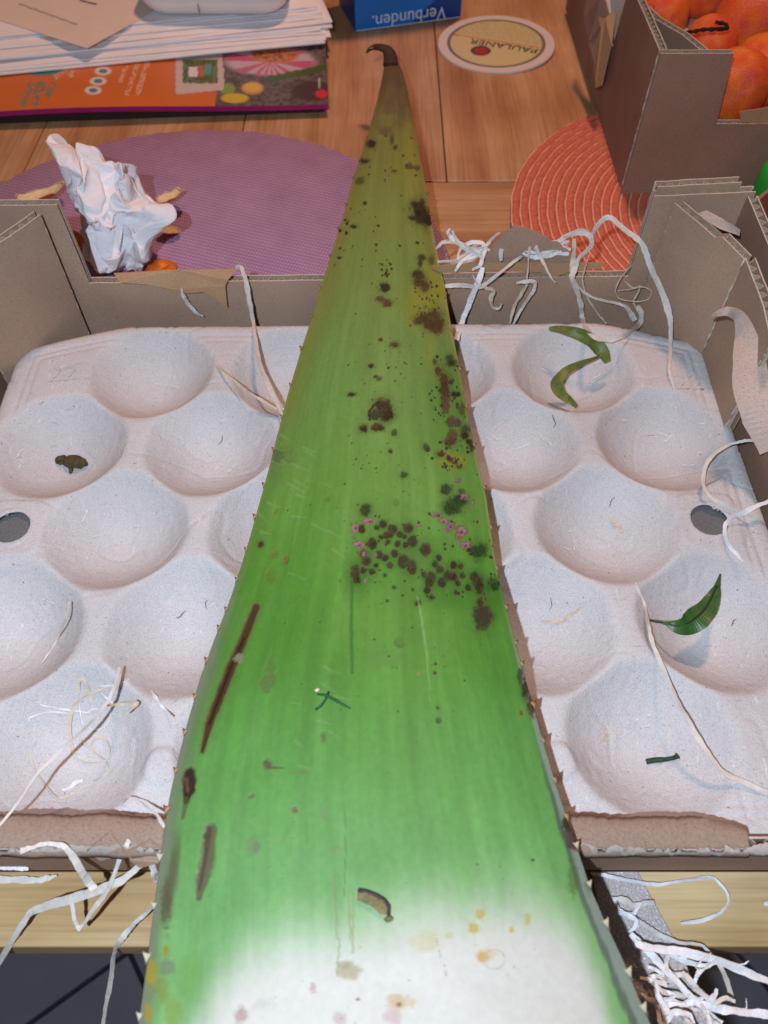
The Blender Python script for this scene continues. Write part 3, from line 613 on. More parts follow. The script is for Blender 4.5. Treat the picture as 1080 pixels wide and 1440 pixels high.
# dark green damp halos first
for x, y, a_, b_, al in ((560, 790, 62, 46, .30), (640, 840, 46, 16, .45), (500, 812, 18, 26, .5), (640, 590, 30, 60, .25), (690, 850, 16, 34, .35), (540, 720, 36, 20, .2), (625, 540, 22, 50, .22), (510, 772, 16, 50, .25), (700, 830, 14, 20, .3)):
    spot(x, y, a_, b_, (60, 116, 36), al, 0.8, 0.3)
for x, y, a_, b_, al in ((597, 425, 28, 38, .55), (612, 396, 16, 22, .4), (637, 648, 17, 12, .55), (575, 225, 18, 40, .3), (604, 500, 10, 26, .3)):
    spot(x, y, a_, b_, (150, 146, 40), al, 0.8, 0.4)
for x, y, a_, b_, c_, al in (
    (590, 292, 10, 10, DB, .92), (594, 304, 11, 9, DB, .92), (601, 309, 6, 9, DB, .9), (580, 306, 5, 3, DB, .8), (583, 286, 5, 4, DB, .7),
    (541, 403, 6, 6, DB, .9), (534, 419, 6, 4, BR, .7), (544, 426, 7, 5, BR, .8), (588, 386, 8, 6, DB, .8), (591, 396, 8, 8, BR, .85), (598, 402, 6, 8, BR, .7),
    (608, 446, 12, 12, BR, .92), (615, 457, 9, 11, BR, .9), (603, 455, 8, 8, BR, .8), (592, 448, 8, 5, BR, .85), (586, 452, 5, 4, BR, .6), (593, 362, 5, 4, DB, .7), (591, 370, 3, 5, DB, .6), (607, 366, 4, 6, BR, .5),
    (555, 484, 6, 4, BR, .85), (535, 477, 3, 3, BR, .8), (522, 514, 4, 3, DB, .8), (546, 517, 1.6, 1.6, DB, 1), (528, 529, 3, 2, DB, .8), (533, 532, 4, 3, BR, .6), (494, 554, 5, 2.6, DB, .9),
    (540, 575, 11, 12, DB, 1), (545, 583, 8, 7, DB, 1), (527, 582, 8, 7, (50, 58, 38), .9), (534, 566, 7, 6, DB, .6), (511, 602, 6, 5, DB, .9), (529, 600, 6, 5, MR, .9), (536, 601, 4, 4, DB, .8), (554, 608, 4, 4, DG, .7),
    (633, 505, 5, 6, DG, .7), (636, 511, 6, 4, DB, .7), (612, 508, 3, 4, BR, .7), (617, 520, 5, 7, BR, .85), (625, 533, 6, 9, BR, .9), (626, 548, 6.5, 14, BR, .95), (627, 567, 6, 13, (94, 70, 52), .92), (635, 537, 3, 4, DB, .6), (641, 554, 6, 3.5, DB, .85), (650, 575, 5, 8, BR, .5),
    (636, 592, 8, 7, (86, 70, 56), .9), (645, 594, 5, 5, (76, 66, 54), .85), (637, 613, 8, 9, (92, 70, 52), .85), (633, 622, 7, 6, BR, .7), (655, 604, 7, 7, (66, 70, 44), .9), (654, 612, 5, 5, DB, .8), (661, 622, 4, 4, DB, .8), (664, 630, 3, 5, DB, .6), (599, 628, 5, 5, DG, .7), (602, 632, 3, 3, DB, .7), (549, 634, 3, 3, DB, .7),
    (621, 638, 5, 4, MR, .9), (634, 646, 4, 3, MR, .8), (640, 650, 4, 2.5, BR, .8), (646, 656, 4, 3, BR, .6), (568, 667, 5, 4, DG, .8), (557, 706, 4, 5, OL, .5),
    (628, 688, 8, 7, DG, .85), (640, 708, 13, 10, DG, .9), (634, 715, 10, 8, DG, .85), (648, 702, 8, 8, DG, .8), (673, 775, 10, 11, DG, .85), (514, 717, 8, 7, DG, .9), (562, 903, 7, 8, (96, 130, 62), .8), (540, 925, 26, 14, (92, 142, 72), .35),
    (694, 822, 8, 7, DG, .75), (678, 867, 13, 16, (62, 62, 44), .9), (676, 846, 5, 5, (74, 52, 44), .95), (650, 690, 5, 3, (70, 60, 60), .7),
    (375, 958, 11, 12, (104, 122, 70), .65), (381, 940, 6, 14, (104, 124, 70), .5), (233, 1271, 8, 34, (104, 92, 72), .6), (235, 1361, 9, 14, (132, 136, 118), .6), (455, 1142, 8, 12, (126, 160, 100), .6), (355, 1189, 10, 12, (124, 150, 106), .6), (361, 1192, 6, 7, (128, 132, 100), .6), (471, 1193, 12, 4, (128, 164, 106), .5),
    (376, 1075, 6.5, 6.5, (106, 92, 72), .85), (353, 1119, 4, 2.5, (130, 104, 80), .8), (414, 1138, 4, 4, (126, 102, 84), .85), (455, 1036, 3.5, 7, (100, 116, 74), .7), (390, 1079, 10, 1.4, (100, 84, 66), .8), (420, 1086, 14, 4, (116, 140, 84), .5),
    (491, 1364, 14, 13, (188, 178, 146), .8), (484, 1357, 8, 5, (168, 156, 128), .5), (338, 1428, 9, 12, (196, 166, 164), .8), (440, 1389, 4, 7, (196, 168, 168), .7), (478, 1432, 9, 9, (208, 182, 178), .7), (503, 1405, 2, 1.5, (90, 66, 44), 1), (370, 1412, 14, 8, (214, 214, 206), .5),
    (675, 1286, 6, 7, (206, 180, 96), .75), (667, 1305, 7, 8, (200, 190, 96), .75), (678, 1345, 8, 7, (220, 166, 76), .85), (684, 1342, 12, 9, (226, 200, 150), .5), (742, 1292, 4, 8, (204, 190, 112), .7), (719, 1308, 4, 4, (210, 188, 100), .75), (600, 1322, 20, 15, (214, 206, 160), .5), (560, 1408, 14, 10, (216, 184, 138), .7), (561, 1412, 3, 3, (150, 104, 50), .9), (580, 1410, 5, 6, (222, 196, 140), .6), (552, 1428, 12, 12, (218, 186, 184), .6), (632, 1315, 6, 5, (208, 200, 140), .5),
    (213, 1369, 7, 20, (196, 164, 52), .75), (233, 1337, 4, 7, (176, 150, 50), .8), (208, 1425, 6, 14, (190, 160, 60), .7), (228, 1392, 9, 22, (146, 150, 70), .5), (245, 1425, 12, 26, (150, 172, 84), .5), (270, 1370, 20, 34, (128, 180, 92), .4),
    (740, 968, 6, 14, (64, 58, 52), .9), (748, 990, 6, 16, (92, 66, 58), .9), (732, 950, 4, 10, (70, 74, 70), .8), (803, 1170, 9, 22, (92, 70, 66), .85), (811, 1186, 5, 9, (150, 70, 82), .85), (799, 1158, 8, 9, (60, 56, 44), .8), (734, 1002, 2.5, 4, (140, 96, 40), .8), (806, 1234, 8, 24, (88, 110, 56), .45), (828, 1240, 5, 18, (96, 120, 72), .45), (843, 1262, 4, 3, (104, 84, 48), .8), (750, 1209, 2.2, 1.8, (70, 60, 36), .9), (672, 1215, 1.6, 1.2, (80, 90, 50), .8),
    (366, 765, 4, 4, MR, .8), (386, 779, 6, 6, (120, 120, 50), .6), (401, 787, 4, 6, (140, 96, 60), .7), (380, 810, 6, 10, (110, 126, 50), .55), (344, 741, 2, 2, BR, .5), (392, 640, 9, 11, (90, 96, 66), .7), (388, 660, 9, 22, (108, 126, 78), .4), (402, 640, 14, 12, (104, 130, 70), .4),
    (460, 701, 4, 4, (104, 132, 60), .8), (387, 718, 3.5, 3.5, (120, 136, 66), .7), (617, 1013, 4, 4, (60, 90, 50), .7), (588, 947, 2.4, 2.4, (170, 150, 70), .8), (613, 933, 2, 2, MR, .7), (612, 946, 2, 2.5, MR, .7), (616, 995, 2, 2, MR, .7), (560, 1000, 1.5, 1.5, DB, .6),
    (431, 205, 1, 1, DB, 0), (522, 202, 6, 5, DB, .85), (512, 226, 6, 3, DB, .8), (506, 253, 7, 6, (80, 84, 44), .9), (577, 233, 7, 4.5, (92, 80, 50), .9), (587, 236, 4, 4, (80, 74, 50), .8), (555, 240, 4, 2, BR, .7), (551, 196, 3, 6, BR, .6), (556, 207, 3, 3, BR, .8), (543, 184, 10, 7, (104, 88, 60), .75), (546, 150, 9, 10, (104, 88, 62), .6), (565, 155, 7, 14, (104, 88, 60), .6), (562, 115, 5, 9, (92, 78, 56), .6), (562, 172, 9, 8, (112, 98, 62), .5),
    (497, 318, 4, 2.6, DB, .9), (488, 314, 2, 2.5, DB, .9), (485, 309, 2, 1.5, DB, .9), (487, 327, 2, 3, DB, .9), (478, 324, 2.5, 2, DB, .9), (477, 362, 3, 2, DB, .9), (478, 349, 2, 1.5, DB, .8), (513, 285, 3, 2.5, DB, .85), (529, 343, 2, 2, DB, .8), (587, 341, 3, 1.6, DB, .9), (532, 317, 2, 1.4, DB, .9), (562, 345, 2, 1.6, DB, .8)):
    if al and sum(c_) < 190 and max(a_, b_) > 3.5: spot(x, y, a_ * 1.5, b_ * 1.5, np.array(c_) * .5 + np.array((50, 66, 26)), al * .4, 0.7, 0.5)
    if al: spot(x, y, a_, b_, c_, al, 0.4, 0.62)
# cluster of round brown sunken spots
K = [(325, 437, 3), (355, 420, 5), (405, 445, 6), (375, 475, 5), (485, 440, 7), (505, 510, 7), (570, 550, 8), (300, 518, 7), (430, 520, 4), (470, 525, 4), (345, 485, 3), (380, 510, 3), (255, 570, 5), (270, 605, 6), (335, 575, 5), (365, 590, 5), (415, 570, 5), (320, 628, 3), (390, 628, 4), (460, 610, 8), (500, 625, 6), (502, 650, 6), (215, 645, 5), (215, 675, 6), (222, 700, 5), (255, 655, 4), (300, 660, 4), (640, 590, 4), (620, 622, 4), (645, 650, 5), (600, 690, 7), (590, 715, 6), (655, 715, 6), (690, 680, 7), (715, 685, 6), (580, 755, 5), (735, 720, 4), (760, 680, 4), (715, 628, 5), (750, 632, 4), (565, 675, 4), (790, 740, 5), (820, 685, 6), (838, 712, 8), (845, 735, 6), (845, 758, 4), (725, 765, 3), (365, 678, 2), (600, 790, 3), (410, 740, 2), (535, 815, 3), (525, 825, 2), (440, 470, 4), (465, 482, 3), (395, 475, 3)]
for X_, Y_, r in K:
    c_ = [(62, 44, 34), (76, 56, 46), (54, 44, 36)][Rn.randrange(3)]
    spot(440 + X_ / 3.6, 620 + Y_ / 3.6, r * 1.9, r * 1.9, (62, 104, 40), .38, 0.7, 0.3)
    spot(440 + X_ / 3.6, 620 + Y_ / 3.6, r * 1.0, r * 1.05, c_, .92, 0.35, 0.4)
    if r > 4: spot(440 + X_ / 3.6 + 1, 620 + Y_ / 3.6, r * .45, r * .5, (44, 30, 26), .7, 0.6, 0.6)
for X_, Y_, a_, b_ in ((285, 405, 6.5, 3.6), (213, 440, 4.5, 5.5), (232, 525, 6.5, 3.8), (210, 490, 2, 2), (622, 375, 4.5, 2.8), (658, 405, 5.5, 3), (695, 432, 5, 5), (752, 458, 6, 6), (735, 482, 3.5, 4.5), (775, 528, 6, 4.5), (765, 282, 6, 3), (812, 310, 2, 2.5), (735, 203, 3.4, 2.2), (535, 427, 2.5, 1.5), (678, 452, 3, 2), (260, 570, 3, 3), (320, 577, 2.4, 2.4), (265, 708, 1.5, 2.5)):
    spot(440 + X_ / 3.6, 620 + Y_ / 3.6, a_, b_, PK if Rn.random() < .7 else (150, 108, 150), .8, 0.4, 1.1, ring=(104, 74, 52))
    spot(440 + X_ / 3.6 + 1, 620 + Y_ / 3.6 + .5, a_ * .4, b_ * .4, (96, 54, 84), .75, 0.5, 0.7)
spot(509, 744, 5, 6, (70, 34, 34), .95); spot(645, 698, 4, 2, (70, 40, 60), .8); spot(660, 773, 4, 3, (60, 34, 30), .85)
spot(677, 862, 1.6, 15, (96, 50, 40), .8, .4, .3); spot(676, 895, 1.2, 18, (110, 120, 50), .5, .5, .3)
def dots(n, x0, x1, y0, y1, r0, r1, cols_, al=.9):
    for i in range(n):
        r = Rn.uniform(r0, r1); spot(Rn.uniform(x0, x1), Rn.uniform(y0, y1), r, r * Rn.uniform(.8, 1.3), Rn.choice(cols_), al, 0.4, 0.3)
dots(60, 606, 664, 500, 650, .9, 2.2, [DB, BR, DB]); dots(16, 533, 552, 366, 388, .9, 2.0, [DB]); dots(40, 580, 618, 395, 450, .8, 1.6, [BR, DB]); dots(60, 500, 700, 720, 850, .8, 2.0, [BR, MR, DB])
dots(110, 470, 640, 260, 660, .6, 1.3, [DB, BR, (110, 104, 50)], .8); dots(70, 400, 700, 650, 1000, .6, 1.2, [DB, BR, (104, 110, 50)], .75); dots(16, 515, 590, 190, 270, .8, 1.8, [DB, BR]); dots(14, 622, 652, 640, 660, .8, 1.8, [MR, DB]); dots(12, 690, 704, 805, 830, .8, 1.5, [DB])
dots(40, 250, 780, 950, 1270, .5, 1.1, [(100, 90, 60), (90, 120, 60)], .6); dots(24, 380, 760, 1320, 1440, .6, 1.4, [(190, 176, 150), (150, 130, 100)], .6)
for i in range(14): spot(613 + i * 1.1 + Rn.uniform(-1, 1), 1316 + i * 4.2, 1.0, 1.0, (140, 128, 110), .8, .4, .1)
for k in range(30):                      # ring stain on the white part
    a_ = k / 30 * 6.283; spot(695 + 15 * math.cos(a_), 1349 + 14 * math.sin(a_), 1.6, 1.2, (208, 192, 182), .6, .5, .3)
def streak(pts, wd, col, al=.9, soft=.4, rag=.4):
    global C
    pts = [np.array(p, float) for p in pts]; y0 = min(p[1] for p in pts) - 12; y1 = max(p[1] for p in pts) + 12
    rows = np.where((rowY > y0 - 12) & (rowY < y1 + 12))[0]; r0, r1 = rows[0], rows[-1] + 1
    px, py = PXx[r0:r1], PYy[r0:r1]; best = np.full(px.shape, 1e9)
    for i in range(len(pts) - 1):
        d = pts[i + 1] - pts[i]; t = np.clip(((px - pts[i][0]) * d[0] + (py - pts[i][1]) * d[1]) / (d @ d), 0, 1)
        ww = wd[i] * (1 - t) + wd[i + 1] * t
        best = np.minimum(best, np.hypot(px - pts[i][0] - t * d[0], py - pts[i][1] - t * d[1]) / np.maximum(ww, .1))
    m = al * sst(1 + soft, 1 - soft, best + rag * (fbm(px / 4, py / 9, 3) - .5))
    if sum(col) < 330: Dm[r0:r1] = np.maximum(Dm[r0:r1], m)
    C[r0:r1] = C[r0:r1] * (1 - m[..., None]) + np.array(col, float) * m[..., None]
sp_ = [(360, 853), (343, 897), (325, 937), (309, 978), (294, 1018), (284, 1056)]
streak(sp_, [9, 9, 9, 9, 8, 5], (116, 116, 66), .5, .6); streak(sp_, [4.5, 5.5, 6, 6, 5, 2.5], (84, 58, 40), .95); streak(sp_[1:5], [1.5, 2, 2, 1.5], (56, 36, 28), .8)
streak([(267, 1088), (265, 1110), (260, 1128)], [8, 9, 3], (66, 44, 34), .95, .4, .7); streak([(262, 1096), (264, 1112)], [3, 2], (128, 96, 70), .7, .5, 1.0); streak([(262, 1125), (256, 1150)], [5, 2], (104, 96, 62), .6)
streak([(296, 1166), (293, 1190), (290, 1215), (283, 1236), (279, 1262)], [8, 9, 10, 9, 4], (114, 104, 82), .85, .4, .5); streak([(294, 1165), (289, 1205), (280, 1250)], [4, 3, 2], (92, 74, 60), .7)
spot(336, 925, 7, 7, (150, 152, 120), .9); spot(290, 1176, 5, 5, (98, 80, 62), .8)
streak([(587, 839), (593, 870), (600, 920), (605, 985)], [1.2, 1.5, 1.4, .6], (150, 190, 130), .6); streak([(495, 812), (494, 880), (495, 945)], [1.5, 2, 2], (56, 110, 52), .6); streak([(485, 1130), (486, 1200), (484, 1260)], [.8, 1, 1], (100, 140, 90), .6)
for x0, y0, x1, y1 in ((470, 1230, 474, 1320), (490, 1250, 493, 1320), (497, 1255, 496, 1340), (478, 1320, 474, 1372)): streak([(x0, y0), (x1, y1)], [1.4, 1.4], (150, 150, 108), .5)
streak([(520, 590), (519, 578), (526, 569), (534, 564)], [1.5, 1.5, 1.5, 1.5], DB, .8)
for i in range(34):                      # dusty scuffs
    x0 = Rn.uniform(350, 480); y0 = Rn.uniform(560, 830) if i < 22 else Rn.uniform(900, 1200); streak([(x0, y0), (x0 + Rn.uniform(8, 26), y0 + Rn.uniform(2, 14))], [Rn.uniform(.8, 2.4), .6], (146, 178, 126), .4, .6, .9)
C = np.clip(C, 8, 250)
EX = np.interp(PYy, [60, 300, 600, 900, 1150, 1440], [1.04, 1.0, 0.84, 0.66, 0.60, 0.58])[..., None]   # skin colour darkened toward the base to cancel the flash falloff
nb = 60
ub = np.linspace(1, -1, nb)[1:-1]
Bt = mid[:, None, :] + half[:, None, :] * ub[None, :, None]; Bt[:, :, 2] -= 0.078 * WW[:, None] * (1 - np.abs(ub) ** 2.2)[None, :]
Cb = np.full((NT, nb - 2, 3), 1.0) * lin((84, 122, 62))
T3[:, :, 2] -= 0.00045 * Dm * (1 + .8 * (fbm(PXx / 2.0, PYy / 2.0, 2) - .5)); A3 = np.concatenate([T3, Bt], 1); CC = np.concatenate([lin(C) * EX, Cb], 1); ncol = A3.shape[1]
blade = mobj('blade', A3.reshape(-1, 3), grid_faces(NT, ncol, 0, True), M['leaf'], aloe, True, CC.reshape(-1, 3))
bmc = [Vector(q) for q in A3[0]]; M['cut'] = simple('cut_flesh', (206, 214, 190), 0.3, 0.5, 300, 0.06)
mobj('cut_end', bmc, [tuple(range(ncol - 1, -1, -1))], M['cut'], aloe)
def on_leaf(x, y, off=0.0006):
    k = np.argmin((PXx - x) ** 2 + (PYy - y) ** 2); p = T3.reshape(-1, 3)[k]; return Vector((p[0], p[1], p[2] + off))
ztip = float(zm[-1])
tp = [P(549, 92, ztip + .001), P(549, 80, ztip + 0.002), P(545, 71, ztip + 0.004), P(537, 67, ztip + 0.005), P(527, 66, ztip + 0.004), P(520, 69, ztip + 0.002), P(515, 75, ztip)]
tp = catmull(tp, 4); rr = np.interp(np.linspace(0, 1, len(tp)), [0, .25, .5, .75, 1], [.0056, .0050, .0040, .0030, .0006])
dt = tube('dried_tip', tp, list(rr), M['tip'], aloe, 10, True, 0.55)
def spine_mesh(cb, ct):
    V = []; cols = []
    for k, (t, r) in enumerate(((0, 1.0), (0.25, .62), (.6, .3), (1.0, .04))):
        for j in range(6):
            a_ = j * math.pi / 3; V.append((t, r * 0.75 * math.cos(a_) + 0.25 * t * t, r * .4 * math.sin(a_)))
            m_ = sst(.3, .7, np.array(t)); cols.append(lin(np.array(cb) * (1 - m_) + np.array(ct) * m_))
    me = bpy.data.meshes.new('spine'); me.from_pydata(V, [], [tuple(q) for q in grid_faces(4, 6, 0, True)] + [tuple(range(18, 24))])
    ca = me.color_attributes.new('Col', 'FLOAT_COLOR', 'POINT'); c4 = np.ones((24, 4), np.float32); c4[:, :3] = cols; ca.data.foreach_set('color', c4.ravel())
    me.polygons.foreach_set('use_smooth', [True] * len(me.polygons)); me.materials.append(M['spine']); return me
sm1 = spine_mesh((178, 156, 112), (112, 60, 40)); sm2 = spine_mesh((196, 196, 176), (196, 186, 160))
LT = [112, 130, 150, 172, 200, 227, 250, 287, 321, 360, 404, 445, 490, 541, 586, 632, 682, 728, 773, 815, 858, 884, 930, 980, 1030, 1085, 1140, 1206, 1275, 1348, 1430]
RTt = [104, 128, 150, 175, 208, 240, 272, 303, 345, 380, 413, 465, 520, 572, 627, 687, 742, 800, 855, 905, 935, 992, 1042, 1098, 1150, 1190, 1245, 1300, 1370, 1420]
for side, ts in ((-1, LT), (1, RTt)):
    for y in ts:
        i = int(np.argmin(np.abs(yy - y))); p = Vector((Lw if side < 0 else Rw)[i]); q = Vector((Lw if side < 0 else Rw)[min(i + 6, NR - 1)])
        tan = (q - p).normalized(); outw = Vector((side, 0, 0.05)); outw = (outw - tan * outw.dot(tan)).normalized(); up = outw.cross(tan) * side
        ax = (outw + tan * 0.45).normalized(); ay = (tan - ax * tan.dot(ax)).normalized(); az = ax.cross(ay)
        s = {True: 0.0019, False: 0.0026}[y < 250] * random.uniform(.8, 1.15) * (0.8 if y < 180 else 1)
        o = bpy.data.objects.new('spine', sm2 if y > 1180 else sm1); COL.objects.link(o); o.parent = aloe
        mw = Matrix.Translation(p - outw * 0.0006 - OFF[aloe.name]) @ Matrix((ax, ay, az)).transposed().to_4x4() @ Matrix.Scale(s, 4)
        o.matrix_local = mw
for x, y in ((541, 63), (531, 61), (522, 63), (548, 66)):
    p = P(x, y + 4, ztip + 0.005); o = bpy.data.objects.new('spine', sm1); COL.objects.link(o); o.parent = aloe
    o.matrix_local = Matrix.Translation(p - OFF[aloe.name]) @ Matrix.Rotation(1.5 + random.uniform(-.3, .3), 4, 'Z') @ Matrix.Scale(0.0022, 4)

# ------------------------------------------------------------------ far crate with fruit
C0 = P(872, 279, 0); cx0, cy0 = C0.x, C0.y
fc = thing('cardboard_crate', 'brown cardboard fruit crate with orange red fruit in its corner', 'crate', (cx0 + 0.19, cy0 + 0.15, 0.0055))
mobj('base_panel', *box(cx0, cx0 + 0.39, cy0, cy0 + 0.30, 0.0058, 0.009), M['cardb'], fc)
G = lambda x, y: PY(x, y, cy0).x - cx0
panel(fc, (cx0, cy0 + 0.002), (cx0 + 0.39, cy0 + 0.004), [(0, 0.1), (G(1030, 80), 0.1), (G(1006, 166) + 0.002, 0.0555), (0.30, 0.0555), (0.32, 0.1), (0.4, 0.1)], zbot=0.004, mat='cardb')
panel(fc, (cx0 + 0.0024, cy0 + 0.30), (cx0 + 0.0024, cy0 + 0.0042), [(0, 0.1), (0.075, 0.1), (0.085, 0.055), (0.19, 0.055), (0.198, 0.1005), (0.3, 0.1005)], zbot=0.004, mat='cardb', inner='card')
panel(fc, (cx0 + 0.388, cy0), (cx0 + 0.388, cy0 + 0.30), [(0, 0.1), (0.08, 0.1), (0.1, 0.055), (0.2, 0.055), (0.22, 0.1), (0.3, 0.1)], zbot=0.004, mat='cardb')
panel(fc, (cx0 + 0.39, cy0 + 0.298), (cx0, cy0 + 0.298), [(0, 0.1), (0.08, 0.1), (0.1, 0.055), (0.3, 0.055), (0.31, 0.1), (0.4, 0.1)], zbot=0.004, mat='cardb')
g0 = P(993, 71, 0.098); g1 = P(907, 12, 0.098)
panel(fc, (g0.x, g0.y + 0.003), (max(g1.x, cx0 + 0.005), g1.y), [(0, 0.097), (0.02, 0.0985), (0.05, 0.097), (0.1, 0.099)], zbot=0.01, mat='card', inner='cardb')
# outward hanging torn flap on the low part of the left wall
q = [P(826, -8, 0.06), P(848, -8, 0.075), P(856, 22, 0.062), P(853, 60, 0.055), P(846, 120, 0.030), P(836, 124, 0.02), P(829, 60, 0.04), P(822, 26, 0.05)]
patch('torn_flap', q, M['cardb'], fc, 0.002)
q = [P(860, 18, 0.072), P(866, 16, 0.074), P(860, 60, 0.062), P(846, 120, 0.036), P(838, 124, 0.03), P(836, 92, 0.04), P(846, 40, 0.064), P(842, 24, 0.068), P(852, 26, 0.07)]
patch('torn_flap', q, M['kraft'], fc, 0.0012)
q = [P(858, -6, 0.08), P(882, -6, 0.085), P(872, 40, 0.06), P(867, 68, 0.05), P(861, 45, 0.058)]
patch('torn_flap', q, M['edge'], fc, 0.0008)
q = [PY(x, y, cy0 - 0.0015) for x, y in ((1040, 157), (1062, 154), (1086, 150), (1100, 152), (1100, 172), (1070, 173), (1042, 172))]
patch('torn_flap', jag(q, .0004, 3), M['kraft'], fc)
insert = mobj('pulp_insert', *box(cx0 + 0.006, cx0 + 0.384, cy0 + 0.0065, cy0 + 0.294, 0.009, 0.044), M['pulp'], fc)
bm = bmesh.new(); bmesh.ops.create_icosphere(bm, subdivisions=4, radius=1.0)
for vtx in bm.verts:
    p = vtx.co.copy(); k = 1 + 0.035 * noise.noise(p * 1.3) + 0.012 * noise.noise(p * 4.0)
    dim = max(0.0, 1 - ((p - Vector((0, 0, 1))).length / 0.34)); k -= 0.10 * dim * dim
    dim = max(0.0, 1 - ((p + Vector((0, 0, 1))).length / 0.34)); k -= 0.10 * dim * dim
    vtx.co = p * k
fme = bpy.data.meshes.new('fruit'); bm.to_mesh(fme); bm.free(); fme.polygons.foreach_set('use_smooth', [True] * len(fme.polygons))
fmes = []
for m in FR:
    q = fme.copy(); q.materials.append(m); fmes.append(q)
FRU = [(938, 14, 0.066, 33, 'orange red fruit touching the corner gusset of its crate', 0, (1.2, .4, 0)),
       (1003, 50, 0.072, 42, 'orange red fruit with a black forked twig lying on it', 1, (.3, 1.2, 0)),
       (1062, 18, 0.073, 52, 'large pinkish red fruit with a sunken navel behind the twig', 2, (-1.25, .25, 0)),
       (985, -22, 0.066, 40, 'orange red fruit behind the fruit with the twig', 1, (0.5, .3, 1)),
       (1078, 96, 0.068, 50, 'plain orange fruit between the pinkish one and the scarred one', 0, (.8, .2, 2)),
       (1050, 146, 0.066, 49, 'orange fruit with pale net scars just above the low front wall', 1, (-1.15, -.25, 3)),
       (893, 4, 0.062, 30, 'orange fruit glimpsed past the torn side wall', 0, (1, 1, 1)),
       (1120, 40, 0.068, 52, 'orange red fruit at the crate middle beside the pinkish one', 2, (0, 1, 1)),
       (1030, -45, 0.066, 45, 'orange red fruit in the second row of the crate', 0, (0, 2, 1)),
       (1140, 130, 0.066, 50, 'orange red fruit in the front row of the crate', 2, (1, 2, 0))]
for x, y, z, r, lab, m, rot in FRU:
    p = P(x, y, z); rad = r * depth(p) / F
    o = bpy.data.objects.new('fruit', fmes[m]); COL.objects.link(o)
    o.location = (p.x, max(p.y, cy0 + 0.009 + rad), max(z - 0.012, 0.044 + rad * 0.9)); o.rotation_euler = rot; o.scale = (rad, rad, rad * 0.92)
    tag(o, lab, 'fruit', 'fruit in the far crate')
fb = FRU[1]; fp = P(fb[0], fb[1], fb[2])
tw = [P(958, 46, 0.088), P(972, 45, 0.091), P(987, 42, 0.093), P(1004, 41, 0.094), P(1022, 40, 0.093), P(1020, 34, 0.094), P(1006, 31, 0.094)]
tw = [v + Vector((0, 0, 0)) for v in tw]
tag(tube('twig', catmull(tw, 5), [0.0012 + 0.0003 * math.sin(i * 1.9) for i in range(31)], M['twig'], None, 6), 'black dry forked twig lying on an orange fruit', 'twig')
# green plastic thing wedged between the crates
gp = P(1083, 300, 0.0); gx, gy = 0.2745, 0.484
V = []; ns = 28
for r, z in ((0.012, 0.0058), (0.0185, 0.0058), (0.0195, 0.008), (0.0195, 0.030), (0.0188, 0.036), (0.0165, 0.0395), (0.012, 0.0412), (0.0005, 0.0415)):
    V += [(gx + r * math.cos(t), gy + r * math.sin(t), z) for t in np.linspace(0, 2 * math.pi, ns, endpoint=False)]
tag(mobj('plastic_tub', V, [tuple(q) for q in grid_faces(8, ns, 0, True)], M['gplast'], None, True), 'bright green plastic tub wedged between the two crates', 'tub')

# ------------------------------------------------------------------ brochure, papers, white box, blue box, coaster
a0 = P(0, 160, 0.011); a1 = P(462, 144, 0.011); ex = (a1 - a0).normalized(); ex.z = 0; ey = Vector((-ex.y, ex.x, 0))
org = a1 - ex * 0.297
bro = thing('brochure', 'orange printed brochure with food photo lying under the paper stack', 'brochure', org)
NB, MB_ = 330, 150; WB, HB = 0.297, 0.21
gu = np.linspace(0, 1, NB)[None, :] + np.zeros((MB_, 1)); gv = np.linspace(0, 1, MB_)[:, None] + np.zeros((1, NB))
o_ = np.array(org); V = o_ + gu[..., None] * np.array(ex) * WB + gv[..., None] * np.array(ey) * HB; V[..., 2] = 0.0118 + 0.002 * np.sin(gu * 5) * (1 - gv)
bx_, by_ = proj(V.reshape(-1, 3)); bx_ = bx_.reshape(MB_, NB); by_ = by_.reshape(MB_, NB)
C2 = np.zeros((MB_, NB, 3)) + np.array((214, 112, 52.0))
C2 = C2 * (1 + .05 * (fbm(gu * 8, gv * 6) - .5)[..., None])
def lay2(m, col):
    global C2
    C2 = C2 * (1 - m[..., None]) + np.array(col, float) * m[..., None]
def ell(x, y, a_, b_, s=.15): return sst(1 + s, 1 - s, np.hypot((bx_ - x) / a_, (by_ - y) / b_))
xs2 = 303 - (by_ - 145) * 0.12
ph = sst(-1, 1, bx_ - xs2)
lay2(ph, (98, 84, 82)); nz = fbm(bx_ / 5, by_ / 3); lay2(ph * (nz > .55) * .35, (150, 138, 140)); lay2(ph * (nz < .38) * .5, (66, 54, 54))
lay2(ell(380, 86, 64, 20), (198, 176, 188)); stp = ell(380, 86, 64, 20) * (np.sin(np.arctan2(by_ - 86, bx_ - 380) * 14) > 0); lay2(stp, (200, 96, 130)); lay2(ell(386, 78, 34, 11), (196, 128, 88)); lay2(ell(386, 78, 30, 9) * (fbm(bx_ / 3, by_ / 2) > .5), (150, 84, 50))
gr = sst(6, 3, np.abs(by_ - (112 - (bx_ - 375) * .2) + 5 * (fbm(bx_ / 4, by_ / 3) - .5))) * (bx_ > 376) * ph; lay2(gr, (78, 96, 52))
lay2(ell(355, 124, 16, 9), (206, 150, 66)); lay2(ell(355, 123, 13, 6.5), (226, 178, 96)); lay2(ell(320, 125, 11, 8), (140, 158, 60)); lay2(ell(330, 138, 20, 7), (212, 178, 60)); lay2(ell(440, 128, 30, 14) * ph, (84, 62, 60)); lay2(ell(452, 132, 9, 6), (214, 50, 76)); lay2(sst(1.5, .8, np.abs(bx_ - 449)) * (by_ > 110) * (by_ < 124), (190, 176, 170))
